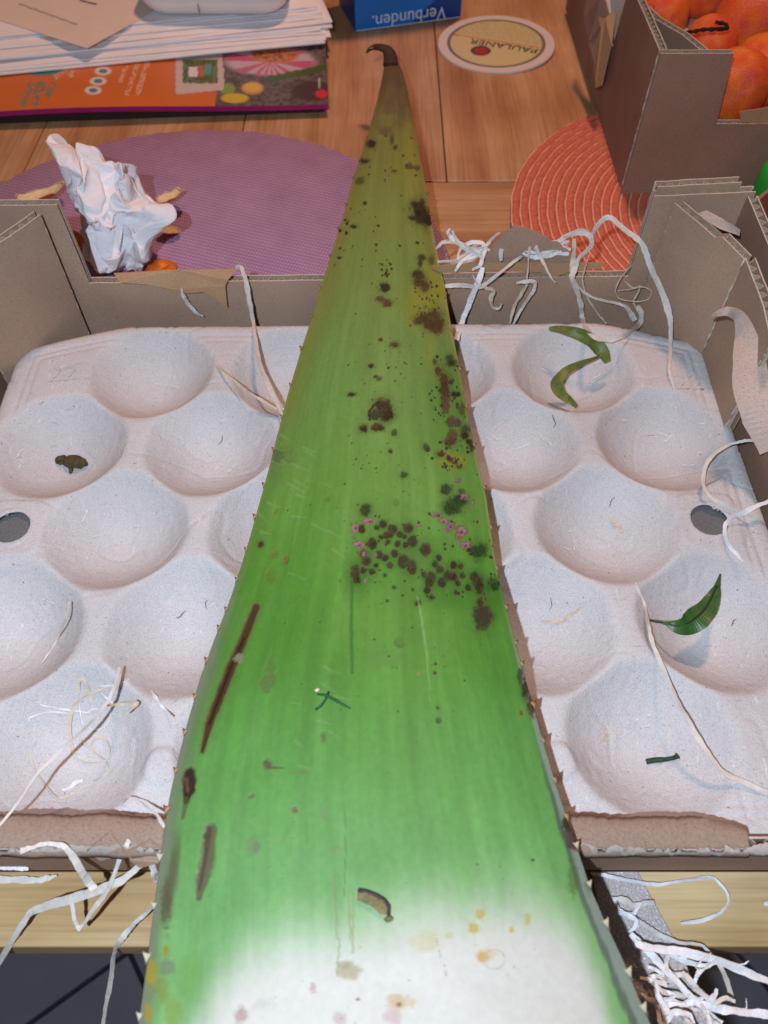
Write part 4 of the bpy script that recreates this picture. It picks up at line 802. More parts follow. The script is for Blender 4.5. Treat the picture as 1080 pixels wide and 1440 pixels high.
pk_ = (bx_ > 247) * (bx_ < 315 - (by_ < 95) * 2) * (by_ < 133 - (bx_ - 247) * .1); lay2(pk_ * 1.0, (206, 186, 186))
pin = (bx_ > 257) * (bx_ < 306) * (by_ > 84) * (by_ < 117 + 3 * (fbm(bx_ / 2, by_ / 9) - .5)); lay2(pin * 1.0, (112, 120, 66)); lay2(pin * (fbm(bx_ / 2.2, by_ / 5) > .52), (72, 88, 44)); lay2(((bx_ > 265) & (bx_ < 278) & (by_ > 94) & (by_ < 108)) * 1., (222, 216, 222)); lay2(((bx_ > 279) & (bx_ < 286) & (by_ > 92) & (by_ < 108)) * 1., (204, 92, 60)); lay2(((bx_ > 287) & (bx_ < 297) & (by_ > 90) & (by_ < 104)) * 1., (90, 150, 140))
for x, y in ((145, 100), (138, 114), (131, 127)): lay2(ell(x, y, 12, 6), (226, 214, 210)); lay2(ell(x, y, 6, 3), (96, 124, 134))
def script_line(x0, y0, x1, y1, wd, col, seed):        # small blurred print too fine to read in the photo
    d = np.array([x1 - x0, y1 - y0], float); Ln = np.hypot(*d); d /= Ln
    t = (bx_ - x0) * d[0] + (by_ - y0) * d[1]; s_ = -(bx_ - x0) * d[1] + (by_ - y0) * d[0]
    lay2(((t > 0) & (t < Ln) & (np.abs(s_) < wd) & (fbm(t / 2.6 + seed * 9, s_ / 2.4 + seed, 2) > .45)) * .85, col)
for k, (x0, y0, x1, y1, wd) in enumerate(((46, 116, 30, 149, 5), (60, 114, 48, 148, 6), (76, 116, 66, 136, 4))): script_line(x0, y0, x1, y1, wd, (104, 134, 128), k)
for k, (x0, y0, x1, y1, wd) in enumerate(((178, 92, 168, 116, 3), (194, 88, 178, 134, 3), (208, 86, 192, 136, 3.5), (96, 92, 76, 108, 5), (106, 94, 98, 108, 4))): script_line(x0, y0, x1, y1, wd, (226, 178, 156), k + 5)
lay2(ell(58, 97, 30, 9), (78, 128, 130))
pg = mobj('cover_page', V.reshape(-1, 3), grid_faces(MB_, NB), M['print'], bro, False, lin(C2.reshape(-1, 3)))
V = []
for g, q in ((0, 0), (1, 0), (1, 1), (0, 1)):
    p = org + ex * (WB * g) + ey * (HB * q); V.append(p)
vb = [(p.x, p.y, 0.0088) for p in V]; n = 40; VV = []
for i in range(n):
    g = i / (n - 1); z = 0.0117 + 0.002 * math.sin(g * 5); p = org + ex * (WB * g) - ey * 0.0004
    VV += [(p.x, p.y, z - 0.0036), (p.x, p.y, z)]
o = mobj('page_block', VV, [(2 * i, 2 * i + 2, 2 * i + 3, 2 * i + 1) for i in range(n - 1)], M['magenta'], bro); solid(o, 0.0008, 0)
vb2 = [o2 + Vector((0, 0, 0)) for o2 in V]; p_ = [V[0] + ex * .004 + ey * .006, V[1] - ex * .004 + ey * .006, V[2] - ex * .004, V[3] + ex * .004]
mobj('back_pages', [(p.x, p.y, 0.0002) for p in p_] + [(p.x, p.y, 0.0090) for p in p_], box(0, 1, 0, 1, 0, 1)[1], M['dark'], bro)
# paper stack
s0 = P(0, 104, 0.015); s1 = P(459, 60, 0.015); sx = (s1 - s0).normalized(); sx.z = 0; sy = Vector((-sx.y, sx.x, 0)); corner = s1
z = 0.0142; NP = 13
ORD = 'lowest second third fourth fifth sixth seventh eighth ninth tenth eleventh twelfth thirteenth fourteenth fifteenth sixteenth seventeenth'.split()
for i in range(NP):
    t = random.choice((0.0004, 0.0006, 0.0008, 0.0011)); ang = random.uniform(-0.035, 0.035) if i > 1 else 0
    fx_ = random.uniform(-0.006, 0.007) + i * 0.0004; fy_ = random.uniform(-0.001, 0.0015) + i * 0.0036
    rx_ = (sx * math.cos(ang) + sy * math.sin(ang)); ry_ = Vector((-rx_.y, rx_.x, 0)); c0 = corner + sx * fx_ + sy * fy_ - rx_ * 0.297
    n = 24; VV = []; wv = random.uniform(0, 6); am = random.uniform(0.0001, 0.0004)
    for k in range(n):
        g = k / (n - 1); dz = am * math.sin(g * 6 + wv) + 0.0010 * max(0, g - .93) / .07 * random.uniform(-.5, 1)
        for q in (0, 0.21):
            for zz in (z, z + t): p = c0 + rx_ * (0.297 * g) + ry_ * q; VV.append((p.x, p.y, zz + dz))
    Fc = []
    for k in range(n - 1):
        b = 4 * k
        for q in ((0, 4, 5, 1), (2, 3, 7, 6), (1, 5, 7, 3), (0, 2, 6, 4)): Fc.append(tuple(b + j for j in q))
    Fc += [(0, 1, 3, 2), (4 * n - 4, 4 * n - 2, 4 * n - 1, 4 * n - 3)]
    o = mobj('paper_sheet', VV, Fc, M['paper'])
    tag(o, ORD[i] + ' white sheet up from the orange brochure in the paper stack' if i < NP - 1 else 'topmost white sheet of the paper stack under the cream letter', 'paper', 'white papers in the stack')
    z += t + random.choice((0.0001, 0.0003, 0.0005))
zs = z
q = [P(122, 68, zs + .0006), P(262, -8, zs + .0006), P(60, -70, zs + .0006), P(-120, -10, zs + .0006)]
letter = thing('letter', 'cream sheet with faint handwriting set corner first on the paper stack', 'letter', (q[0].x, q[0].y, zs))
o = patch('sheet', q, M['paper2'], letter, 0.0006)
for (x0, y0, x1, y1) in ((26, 5, 110, 35), (112, 0, 136, 6)):
    n = 60; V = [P(x0 + (x1 - x0) * i / n + 1.2 * math.sin(i * 1.7), y0 + (y1 - y0) * i / n + 1.5 * math.sin(i * 2.3 + 1), zs + 0.0012) for i in range(n)]
    tube('handwriting', V, 0.00022, M['ink'], letter, 4)
# white rounded plastic case on the stack
e0 = P(192, 6, zs + 0.012); e1 = P(404, 2, zs + 0.012)
dv = thing('plastic_case', 'white rounded plastic case standing on the paper stack', 'case', ((e0 + e1) / 2 + Vector((0, 0.05, 0)))); dv.location.z = zs; OFF[dv.name] = Vector(dv.location)
cx_, cy_ = (e0.x + e1.x) / 2, e0.y + 0.047; hw = (e1.x - e0.x) / 2
def ringp(hx, hy, r, z, n=12):
    out = []
    for sx_, sy_, a_ in ((1, 1, 0), (-1, 1, 90), (-1, -1, 180), (1, -1, 270)):
        for k in range(n):
            t = math.radians(a_ + 90 * k / (n - 1)); out.append((cx_ + sx_ * (hx - r) + r * math.cos(t), cy_ + sy_ * (hy - r) + r * math.sin(t), z))
    return out
V = []; lv = [(hw - .016, .034, .012, 0.0003), (hw - .009, .040, .016, 0.0012), (hw - .003, .045, .020, 0.0055), (hw, .048, .022, 0.012), (hw, .048, .022, 0.0135), (hw + .0012, .0492, .023, 0.0137), (hw + .0008, .0488, .023, 0.026), (hw - .003, .045, .02, 0.030), (.01, .01, .005, 0.031)]
for a_ in lv: V += ringp(a_[0], a_[1], a_[2], zs + a_[3])
n = 48; o = mobj('case_shell', V, [tuple(q) for q in grid_faces(len(lv), n, 0, True)] + [tuple(range(n - 1, -1, -1)), tuple(range((len(lv) - 1) * n, len(lv) * n))], M['plast'], dv, True)
o.modifiers.new('es', 'EDGE_SPLIT').split_angle = math.radians(50)
ym = cy_ - .0484
mobj('seam', *box(cx_ - 0.012, cx_ - 0.0114, ym - 0.0003, ym + 0.004, zs + 0.006, zs + 0.013), M['seam'], dv)  # narrow grey strip on the shell draws the seam line
# blue box
b0 = P(500, 45, 0.0005); b1 = P(648, 25, 0.0005); bxv = (b1 - b0).normalized(); byv = Vector((-bxv.y, bxv.x, 0)); Wb = (b1 - b0).length
bb = thing('carton', 'blue printed carton standing upside down behind the aloe tip', 'carton', b0)
def bpnt(s_, h, d): p = b0 + bxv * s_ + byv * d; return (p.x, p.y, h)
V = [bpnt(0, 0.0005, 0), bpnt(Wb, 0.0005, 0), bpnt(Wb, 0.0005, .06), bpnt(0, 0.0005, .06), bpnt(0, 0.14, 0), bpnt(Wb, 0.14, 0), bpnt(Wb, 0.14, .06), bpnt(0, 0.14, .06)]
o = mobj('front', V, box(0, 1, 0, 1, 0, 1)[1], M['blue'], bb); bevel(o, 0.0008)
mobj('side_panel', [bpnt(-0.0003, 0.001, 0.001), bpnt(-0.0003, 0.001, .059), bpnt(-0.0003, .139, .059), bpnt(-.0003, .139, .001)], [(0, 1, 2, 3)], M['navy'], bb)
sw = [(Wb - 0.001, 0.0015)] + [(Wb - 0.001, 0.026)] + [(Wb * (1 - t * .5), 0.0195 + .006 * math.cos(t * 1.4) - 0.022 * t * t) for t in np.linspace(0.05, 1, 14)]
mobj('printed_swoosh', [bpnt(a_, max(b_, .0014), -0.0003) for a_, b_ in sw], [tuple(range(len(sw)))], M['navy'], bb)
mobj('printed_triangle', [bpnt(Wb * .36, 0.034, -0.0004), bpnt(Wb * .36, .085, -.0004), bpnt(Wb * .92, .062, -.0004)], [(0, 2, 1)], M['bluewhite'], bb)
mobj('printed_border', [bpnt(0.001, 0.0010, -0.0004), bpnt(Wb - .001, .0010, -.0004), bpnt(Wb - .001, .0018, -.0004), bpnt(.001, .0018, -.0004)], [(0, 1, 2, 3)], M['bluewhite'], bb)
tm = Matrix.Translation(Vector(bpnt(Wb * .5, 0.0075, -0.0005))) @ Matrix((bxv, Vector((0, 0, 1)), -byv)).transposed().to_4x4() @ Matrix.Rotation(math.pi, 4, 'Z')
put_text('Verbunden.', 0.0155, 0.0, M['bluewhite'], bb, tm)
# coaster
cc = P(698, 58, 0.004); rc = 82.5 * depth(cc) / F
co_ = thing('beer_coaster', 'round white beer coaster with cream printed centre on the bare planks', 'coaster', (cc.x, cc.y, 0.0012))
co_.rotation_euler = (0.018, -0.022, 0)
prof_ = [(0.0, 0.0015), (rc * .98, 0.0015), (rc, 0.0009), (rc, -0.0002), (rc * .98, -0.0006), (0.0, -0.0006)]
nr_, na = 70, 180; V = []; cl = []; rr_ = np.linspace(0.0004, rc * .985, nr_)
def ccol(x, y):
    r = math.hypot(x, y) / rc; c = np.array((222, 206, 200.0))
    if r < .83: c = np.array((122, 112, 104.0))
    if r < .78: c = np.array((212, 194, 146.0))
    if r < .78:
        t = (x * .35 + y * .94) / rc                     # slanted band and fine print block
        if t > .12 and noise.noise(Vector((x * 900, y * 900, 0))) > .08: c = np.array((184, 166, 124.0))
        if abs(t - .06) < .018: c = np.array((196, 132, 88.0))
        if abs(t + .02) < .01 and x > -.1 * rc: c = np.array((150, 128, 86.0))
    e = math.hypot((x / rc + .28) / .17, (y / rc + .26) / .17)
    if e < 1: c = np.array((92, 74, 78.0))
    if e < .66: c = np.array((178, 48, 62.0))
    return c
for r in rr_:
    for k in range(na):
        t = 2 * math.pi * k / na; x, y = r * math.cos(t), r * math.sin(t); V.append((cc.x + x, cc.y + y, 0.0012 + 0.0016)); cl.append(lin(ccol(x, y)))
mobj('printed_face', np.array(V), grid_faces(nr_, na, 0, True), M['print'], co_, False, np.array(cl))
V = []
for r, zq in ((rc * .984, .0028), (rc * .996, .0024), (rc, .0018), (rc, .0006), (rc * .985, 0.0001), (.001, 0.0001)):
    V += [(cc.x + r * math.cos(t), cc.y + r * math.sin(t), zq) for t in np.linspace(0, 2 * math.pi, na, endpoint=False)]
mobj('board', np.array(V), grid_faces(6, na, 0, True), M['edge'], co_, True)
put_text('PAULANER', rc * .24, 0.0, M['txt'], co_, Matrix.Translation((cc.x + rc * .12, cc.y - rc * .12, 0.0031)) @ Matrix.Rotation(math.pi - .36, 4, 'Z'))

# ------------------------------------------------------------------ crumpled tissue and orange peel
tc = P(166, 302, 0.036)
bm = bmesh.new(); bmesh.ops.create_icosphere(bm, subdivisions=7, radius=1.0)
rdir = lambda: Vector((random.gauss(0, 1), random.gauss(0, 1), random.gauss(0, 1))).normalized()
fold = []
for i in range(46):
    fq = random.uniform(3, 7) if i < 14 else (random.uniform(7, 15) if i < 30 else random.uniform(16, 30))
    fold.append((rdir(), rdir(), fq, random.uniform(0, 6), random.uniform(.20, .40) / (fq ** .8)))
def tri(x): x = x / (2 * math.pi) % 1.0; return 4 * abs(x - .5) - 1
sp = [(P(124, 206, .075), .50, .20), (P(76, 230, .060), .46, .22), (P(91, 226, .068), .36, .15), (P(258, 314, .045), .55, .20), (P(212, 368, .02), .45, .28), (P(146, 380, .016), .45, .30), (P(160, 240, .07), .30, .26)]
Rv = Vector((0.0265, 0.034, 0.032))
for vtx in bm.verts:
    p = vtx.co.copy(); q = p + 0.35 * Vector((noise.noise(p * 1.6), noise.noise(p * 1.6 + Vector((5, 0, 0))), noise.noise(p * 1.6 + Vector((0, 7, 0)))))
    k = 0.86
    dv3 = Vector((0, 0, 0))
    for d, n3, fq, ph_, am in fold: dv3 += n3 * (am * tri(q.dot(d) * fq + ph_))
    for tgt, h, sg in sp:
        d = tgt - tc; d = Vector((d.x / Rv.x, d.y / Rv.y, d.z / Rv.z)); L_ = d.length; d.normalize()
        ang = p.angle(d); k += max(0, (L_ - 0.9)) * math.exp(-(ang / (sg * 1.5)) ** 1.6)
    pw = p * k + dv3; co3 = Vector((pw.x * Rv.x, pw.y * Rv.y, pw.z * Rv.z)) + tc
    co3.z = max(co3.z, 0.0026); co3.y = max(co3.y, YL + 0.004); vtx.co = co3
me = bpy.data.meshes.new('tissue'); bm.to_mesh(me); bm.free()
V = np.array([v.co[:] for v in me.vertices]); fcs = [tuple(p.vertices) for p in me.polygons]; bpy.data.meshes.remove(me)
o = mobj('paper_tissue', V, fcs, M['tissue'], None, True)
tag(o, 'crumpled white paper tissue on the purple mat behind the crate wall', 'tissue')
def peel(label, px, py, z, rpx, rot, span, seed, cup=1.0):
    c = P(px, py, z); r = rpx * depth(c) / F; n, m_ = 26, 14; rs = random.Random(seed); V = []
    Rm = Matrix.Rotation(rot[2], 3, 'Z') @ Matrix.Rotation(rot[1], 3, 'Y') @ Matrix.Rotation(rot[0], 3, 'X')
    jg = [rs.uniform(.7, 1.15) for _ in range(n)]; jg = [(jg[i] + jg[(i + 1) % n]) / 2 for i in range(n)]
    for lay_, th_ in ((0, 0), (1, .0022)):
        for j in range(m_):
            for i in range(n):
                a_ = 2 * math.pi * i / n; e = span * (j + .15) / m_ * (jg[i] if j > m_ * .4 else 1)
                rr2 = (r - th_) * (1 + .05 * noise.noise(Vector((math.cos(a_) * e * 2 + seed, math.sin(a_) * e * 2, lay_))))
                if lay_: rr2 += 0.0007 * noise.noise(Vector((i * .9, j * .9, seed)))
                V.append(Rm @ Vector((rr2 * math.sin(e) * math.cos(a_), rr2 * math.sin(e) * math.sin(a_) * .8, rr2 * (math.cos(e) - math.cos(span * .5)) * cup)) + c)
    fo = [tuple(q) for q in grid_faces(m_, n, 0, True)]; fi = [tuple(q[::-1]) for q in grid_faces(m_, n, m_ * n, True)]
    b = (m_ - 1) * n; rim = [(b + i, m_ * n + b + i, m_ * n + b + (i + 1) % n, b + (i + 1) % n) for i in range(n)]
    cap = [tuple(range(n))[::-1], tuple(m_ * n + i for i in range(n))]
    mi = [0] * len(fo) + [1] * (len(fi) + len(rim)) + [0, 1]
    zmin = min(v.z for v in V)
    if zmin < 0.0026: V = [v + Vector((0, 0, .0026 - zmin)) for v in V]
    o = mobj('orange_peel', V, fo + fi + rim + cap, [M['peelo'], M['peeli']], None, True, None, mi); tag(o, label, 'peel', 'orange peel scraps around the tissue')
peel('orange peel scrap with ragged pith showing at the tissue corner over bare mat', 240, 279, .012, 46, (2.85, -.25, .4), .62, 3)
peel('pale pith side of peel lying between tissue and tall crate corner', 56, 280, .012, 74, (2.9, .2, 1.2), .62, 5)
peel('small peel scrap tucked under the right hand fold of the tissue', 238, 326, .006, 34, (2.9, .2, .2), .6, 9)
peel('orange peel outside up under the tissue at the low wall', 226, 374, .008, 30, (.2, .1, .4), 1.0, 11)
peel('deep orange peel standing in the gap beside the tall crate corner', 118, 345, .022, 32, (.3, 1.1, .2), 1.2, 14)

# ------------------------------------------------------------------ shredded paper strands
def ribbon(label, pts, wd, mat='strand', cat='paper strand', group=None, parent=None, name='paper_strand', n=6, twist=0.5, th=0.00035, z_off=0.0, seed=None, ret=False):
    rs = random.Random(seed if seed is not None else int(pts[0][0] * 7 + pts[0][1] * 13))
    W3 = []
    for q in pts:
        if len(q) == 2: W3.append(T(q[0], q[1], 0.0009 + z_off))
        else: W3.append(pt(q))
    C3 = catmull(W3, n); m_ = len(C3)
    if name == 'paper_strand' and m_ > 8:
        jx = [0.0] * 3
        for i in range(1, m_ - 1):
            jx = [0.6 * q + rs.uniform(-1, 1) * 0.00014 for q in jx]; C3[i] = C3[i] + Vector(jx)
    if not isinstance(wd, (list, tuple)): wd = [wd * .7] + [wd] * (len(pts) - 2) + [wd * .5]
    wv = np.interp(np.linspace(0, 1, m_), np.linspace(0, 1, len(wd)), wd); ph = rs.uniform(0, 6); V = []; wn = 1.0
    for i, p in enumerate(C3):
        t = (C3[min(i + 1, m_ - 1)] - C3[max(i - 1, 0)])
        t = t.normalized() if t.length > 1e-7 else Vector((1, 0, 0))
        vd = (p - Vector(EYE)).normalized(); s_ = t.cross(vd)
        s_ = s_.normalized() if s_.length > 1e-4 else Vector((1, 0, 0))
        a_ = 1.5 * twist * math.sin(ph + 5.0 * i / m_ * (1 + len(pts) * .12)); s_ = (Matrix.Rotation(a_, 3, t) @ s_); nn = s_.cross(t).normalized()
        wn = 0.6 * wn + 0.4 * (rs.uniform(.6, 1.4) if name == 'paper_strand' else rs.uniform(.95, 1.05)); hw_ = wv[i] * depth(p) / F / 2 * wn; tk = min(th, hw_ * .5) / 2
        rise = nn * (hw_ * .10 * math.sin(ph + i * .5))
        V += [p - s_ * hw_ - nn * tk + rise, p - nn * tk, p + s_ * hw_ - nn * tk + rise, p + s_ * hw_ + nn * tk + rise, p + nn * tk, p - s_ * hw_ + nn * tk + rise]
    f_ = [tuple(q) for q in grid_faces(m_, 6, 0, True)] + [(5, 4, 3, 2, 1, 0), tuple(range((m_ - 1) * 6, m_ * 6))]
    o = mobj(name, V, f_, M[mat], parent, False)
    if parent is None: tag(o, label, cat, group)
    return o
Yf = 0.3515                                             # just in front of the far wall face
YT = 0.362
GW = 'paper strands caught on the far crate wall'
ribbon('long wide strand arching over far wall and down past the crate corner', [(833, 330, .37), (843, 313, .37), (858, 306, .368), (877, 322, .364), (902, 342, .358), (913, 370, .3525), (923, 393, .344), (938, 430, .332), (943, 455, .325), (943, 490, .034), (941, 521, .033), (950, 552), (962, 583)], [7, 7, 8, 8, 8, 8, 8, 9, 8, 6, 4, 3, 2], 'strand', group=GW)
ribbon('strand forming a big open loop hanging from far wall into tray', [(792, 334, .366), (813, 327, .366), (829, 331, .364), (831, 346, .362), (815, 362, .358), (808, 378, .355), (804, 393, Yf), (813, 413, Yf), (817, 430, Yf), (819, 448, Yf), (830, 470, .038), (853, 478, .036), (877, 472, .037), (898, 457, .345), (902, 440, .349), (897, 430, .35)], [5, 7, 7, 7, 7, 7, 8, 8, 7, 7, 7, 7, 7, 8, 6, 5], 'strand', group=GW)
ribbon('straight upright strand joining the big open loop on the far wall', [(807, 336, .364), (807, 355, .361), (804, 380, .355), (803, 394, Yf)], 7, 'strand2', group=GW)
ribbon('thin strand across far wall with one broad flat end inside the loop', [(807, 393, Yf), (818, 408, Yf), (833, 418, Yf), (855, 424, Yf), (873, 428, Yf), (884, 436, Yf), (893, 451, .35)], [3, 3, 3, 4, 4, 8, 7], 'strand', group=GW)
ribbon('hair thin strand dropping straight through the loop on the far wall', [(830, 355, .357), (820, 388, Yf), (822, 408, Yf), (828, 422, Yf), (840, 440, Yf), (853, 455, .345)], 2, 'strand2', group=GW)
ribbon('fine curly thread knotted on far wall between loop and corner', [(888, 373, .355), (872, 393, Yf), (866, 408, Yf), (872, 420, Yf), (893, 424, Yf), (911, 421, Yf), (916, 410, Yf), (902, 403, Yf), (885, 407, Yf), (868, 409, Yf)], 1.6, 'strand2', group=GW, th=.0003)
ribbon('fine hooked thread rising from the end of the big loop', [(878, 395, Yf), (890, 405, Yf), (900, 402, Yf), (896, 414, Yf), (891, 424, Yf), (895, 434, Yf), (901, 446, .349)], 2.2, 'strand2', group=GW, th=.0003)
ribbon('kinked strand running from aloe leaf edge up to the far wall rim', [(612, 403, .353), (630, 402, Yf), (652, 401, Yf), (672, 404, Yf), (682, 400, Yf), (710, 378, Yf), (728, 364, .357), (734, 362, .36)], [6, 6, 6, 6, 5, 5, 5, 4], 'strand', group=GW)
ribbon('straight flat white strand slanting from far wall rim to tray at leaf edge', [(679, 376, .356), (672, 397, Yf), (660, 427, Yf), (650, 453, .345), (642, 478, .034)], [6, 7, 8, 8, 7], 'strandw', group=GW, twist=.1)
ribbon('small hook shaped strand on far wall right of the flat white one', [(665, 387, .353), (672, 398, Yf), (684, 405, Yf), (694, 409, Yf), (690, 419, Yf), (692, 430, Yf), (700, 434, Yf), (706, 427, Yf)], [2, 3, 4, 5, 6, 5, 4, 2], 'strand2', group=GW)
ribbon('folded strand shaped like an upside down V on far wall', [(726, 398, Yf), (740, 396, Yf), (752, 397, Yf), (752, 406, Yf), (745, 417, Yf), (733, 435, Yf), (722, 456, .347)], [3, 5, 6, 5, 5, 5, 3], 'strand', group=GW)
ribbon('slim strand forming the second leg of the folded V on far wall', [(741, 400, Yf), (734, 413, Yf), (724, 428, Yf), (717, 455, .347)], 5, 'strand2', group=GW)
GT = 'tangled strand bundle on the far wall rim beside the leaf'
for k, p_ in enumerate([
    [(613, 350, .364), (622, 342, .366), (638, 340, .368), (655, 346, .366), (677, 362, .36)],
    [(633, 322, .37), (630, 328, .37), (638, 336, .369), (653, 348, .366), (676, 355, .363)],
    [(615, 368, .360), (640, 367, .360), (664, 364, .361), (680, 350, .364), (690, 338, .367), (703, 327, .369)],
    [(643, 368, .36), (648, 350, .365), (664, 341, .368), (679, 343, .367), (672, 358, .362), (646, 369, .36)],
    [(641, 366, .361), (655, 357, .364), (668, 346, .367), (676, 338, .369)],
    [(640, 382, .355), (648, 370, .358), (660, 360, .362), (684, 352, .364)],
    [(636, 324, .37), (642, 338, .368), (660, 352, .365), (680, 349, .364), (689, 352, .363)],
    [(664, 380, .355), (676, 372, .357), (680, 358, .361), (684, 346, .364)]]):
    ribbon(['arched end strand of the rim tangle touching the aloe leaf', 'strand of the rim tangle with the highest looped head', 'long strand of the rim tangle rising to the torn hump', 'strand of the rim tangle bent into a closed loop', 'short steep strand inside the rim tangle', 'lowest strand of the rim tangle crossing the wall top', 'strand of the rim tangle with a split head beside the loop', 'strand of the rim tangle hanging into the crate'][k], p_, [3, 5, 6, 5, 3], 'strandw' if k % 2 else 'strand', group=GT, seed=k)
ribbon('long strand looping along torn far wall rim toward the big loop', [(705, 367, .358), (705, 352, .363), (716, 344, .366), (735, 341, .367), (760, 342, .366), (785, 339, .366), (798, 331, .367), (817, 325, .367), (829, 330, .366)], [5, 5, 5, 5, 6, 6, 7, 7, 6], 'strand', group=GW)
ribbon('short pointed strand leaning forward off the torn wall rim', [(752, 346, .364), (758, 358, .36), (766, 373, .356), (775, 390, Yf), (782, 398, Yf)], [6, 6, 4, 3, 2], 'strand', group=GW)
ribbon('thin upright strand standing above the folded V strand', [(752, 326, .367), (747, 338, .366), (744, 357, .361), (743, 375, .356), (741, 393, Yf)], [5, 4, 3, 2, 2], 'strand2', group=GW)
for k, p_ in enumerate([[(738, 352, .364), (755, 357, .363), (775, 356, .363), (800, 357, .363)], [(744, 346, .366), (762, 350, .365), (780, 345, .366), (800, 340, .367)], [(735, 356, .362), (750, 362, .361), (770, 360, .361), (790, 354, .363)], [(760, 362, .36), (775, 352, .364), (790, 349, .365), (803, 350, .364)]]):
    ribbon('short white strand heaped on torn wall rim between leaf and big loop', p_, [3, 6, 7, 4], 'strandw', group='short strands heaped on the torn wall rim', seed=k + 20)
GL = 'paper strands lying in the tray'
ribbon('broad strand draped from far wall down to the aloe leaf edge', [(331, 375, .36), (339, 376, .357), (344, 388, .3525), (348, 407, .348), (352, 430, .346), (356, 452, .343), (358, 468, .036), (366, 516, .034), (383, 554, .034), (399, 586, .036)], [5, 6, 7, 7, 7, 6, 5, 6, 6, 4], 'strand', group=GW)
ribbon('thin dry stalk like strand meeting the broad strand at the leaf', [(305, 513), (318, 526, .034), (333, 538, .035), (350, 552, .035), (363, 560, .034), (386, 574, .034), (405, 575, .035)], [3, 3, 3, 4, 4, 4, 3], 'strand2', group=GL)
ribbon('short curved white strand stuck on the left half of far wall', [(255, 406, .349), (258, 416, .3495), (264, 426, .35), (274, 438, .35), (286, 445, .3505)], [3, 5, 6, 4, 2], 'strand', group=GW)
tl = ribbon('', [(1001, 445, .082), (1012, 440, .086), (1024, 438, .088), (1040, 446, .084), (1048, 470, .079), (1053, 505, .074), (1059, 545, .068), (1074, 585, .062), (1092, 630, .056)], [3, 10, 13, 17, 28, 42, 54, 56, 50], 'linerp', parent=crate, name='torn_liner_strip', twist=.25, th=.0006)
ribbon('curved strand bowed out from the right crate wall over the tray edge', [(1084, 625, .055), (1058, 619, .050), (1037, 622, .047), (1018, 629, .044), (1000, 644, .041), (990, 663, .039), (990, 684, .037), (1000, 700, .035), (1029, 716, .0335), (1064, 731, .033)], [4, 4, 4, 5, 6, 6, 6, 6, 6, 5], 'strand', group=GL)
ribbon('kinked white strand crossing tray edge beside the right hand hole', [(1084, 703, .040), (1062, 713, .037), (1044, 721, .036), (1027, 729, .035), (1019, 742, .0345), (1022, 760, .034), (1032, 775, .033), (1045, 790, .032)], [7, 7, 7, 6, 5, 6, 5, 3], 'strandw', group=GL)
ribbon('long strand running under the fresh green leaf to the tray edge', [(894, 819), (899, 832), (907, 852), (912, 880, .032), (920, 910, .032), (948, 975, .032), (966, 1012, .032), (986, 1046, .032), (1015, 1083, .032), (1046, 1100, .032), (1082, 1114, .032)], [3, 4, 4, 5, 6, 7, 8, 9, 9, 8, 7], 'strand', group=GL)
ribbon('long straight stiff strand lying across the cup to the near wall', [(168, 938, .034), (163, 962, .037), (155, 981, .038), (133, 1011, .040), (100, 1042, .042), (56, 1084, .044), (27, 1127, .0455), (-4, 1164, .046)], [3, 5, 5, 5, 5, 4, 4, 4], 'strand', group=GL)
ribbon('slim strand edge on along the cup wall at the left tray side', [(97, 846, .031), (92, 870, .031), (80, 900), (68, 920), (56, 936)], 3, 'strand', group=GL)
GF = 'fine curled fibres in the near cup'
for k, (p_, wd, m_) in enumerate([
    ([(111, 975), (112, 958), (118, 956), (124, 968), (128, 985), (127, 992)], 3.5, 'strand2'), ([(153, 969), (136, 972), (118, 980), (104, 994), (98, 1015), (99, 1038), (104, 1062)], [3, 4, 4, 5, 6, 5, 3], 'strand2'),
    ([(111, 1038), (133, 1058), (149, 1071), (151, 1087), (133, 1102), (110, 1113), (89, 1121), (78, 1120), (53, 1089), (43, 1060), (51, 1042)], 1.8, 'strand2'), ([(42, 1015), (43, 1009), (69, 1001), (95, 1003)], 2, 'strandw'), ([(56, 991), (75, 995), (100, 999), (125, 1002)], 2, 'strandw'),
    ([(155, 1000), (154, 1012), (146, 1022), (133, 1026), (122, 1022)], 1.6, 'strandw'), ([(104, 1064), (120, 1072), (140, 1072), (152, 1066), (154, 1050), (146, 1038), (134, 1038), (128, 1048), (132, 1060)], 2, 'strand2'), ([(143, 974), (150, 982), (160, 990)], 2, 'strandw'), ([(182, 955), (172, 960), (158, 964), (140, 965)], 1.8, 'strandw'), ([(112, 990), (114, 1010), (118, 1022)], 2, 'strandw')]):
    ribbon(['hooked tan fibre standing up beside the stiff strand', 'broad tan curl arching under the stiff strand', 'longest fine tan fibre looping round the near cup', 'white fibre with a bent end left of the tan curls', 'straight white fibre crossing the broad tan curl', 'small white hook of fibre just below the stiff strand', 'tan coil spiralling in the middle of the near cup', 'tiny white fibre crossing the stiff strand near its top', 'white fibre crossing the top end of the stiff strand', 'short upright white fibre inside the broad tan curl'][k], p_, wd, m_, group=GF, cat='fibre', name='fibre', th=.0003, seed=k + 50)
ribbon('short tan strand end touching the cup rim under the stiff strand', [(151, 992, .030), (165, 991, .031), (180, 989, .032), (193, 988, .032), (184, 996, .031), (176, 1003, .030)], [3, 4, 6, 6, 6, 5], 'strand2', group=GL)
ribbon('small bright white flake in the cup with the curled fibres', [(88, 1111), (100, 1106), (110, 1100), (117, 1097)], [3, 6, 6, 3], 'strandw', group=GL)
ribbon('thin arched strand over tray rim onto the near wall by the leaf', [(172, 1130), (177, 1123, .033), (184, 1121, .035), (200, 1129, .039), (211, 1138, .043), (221, 1146, .0455), (232, 1163, .046)], [2, 2, 2, 2, 3, 5, 5], 'strand', group=GL)
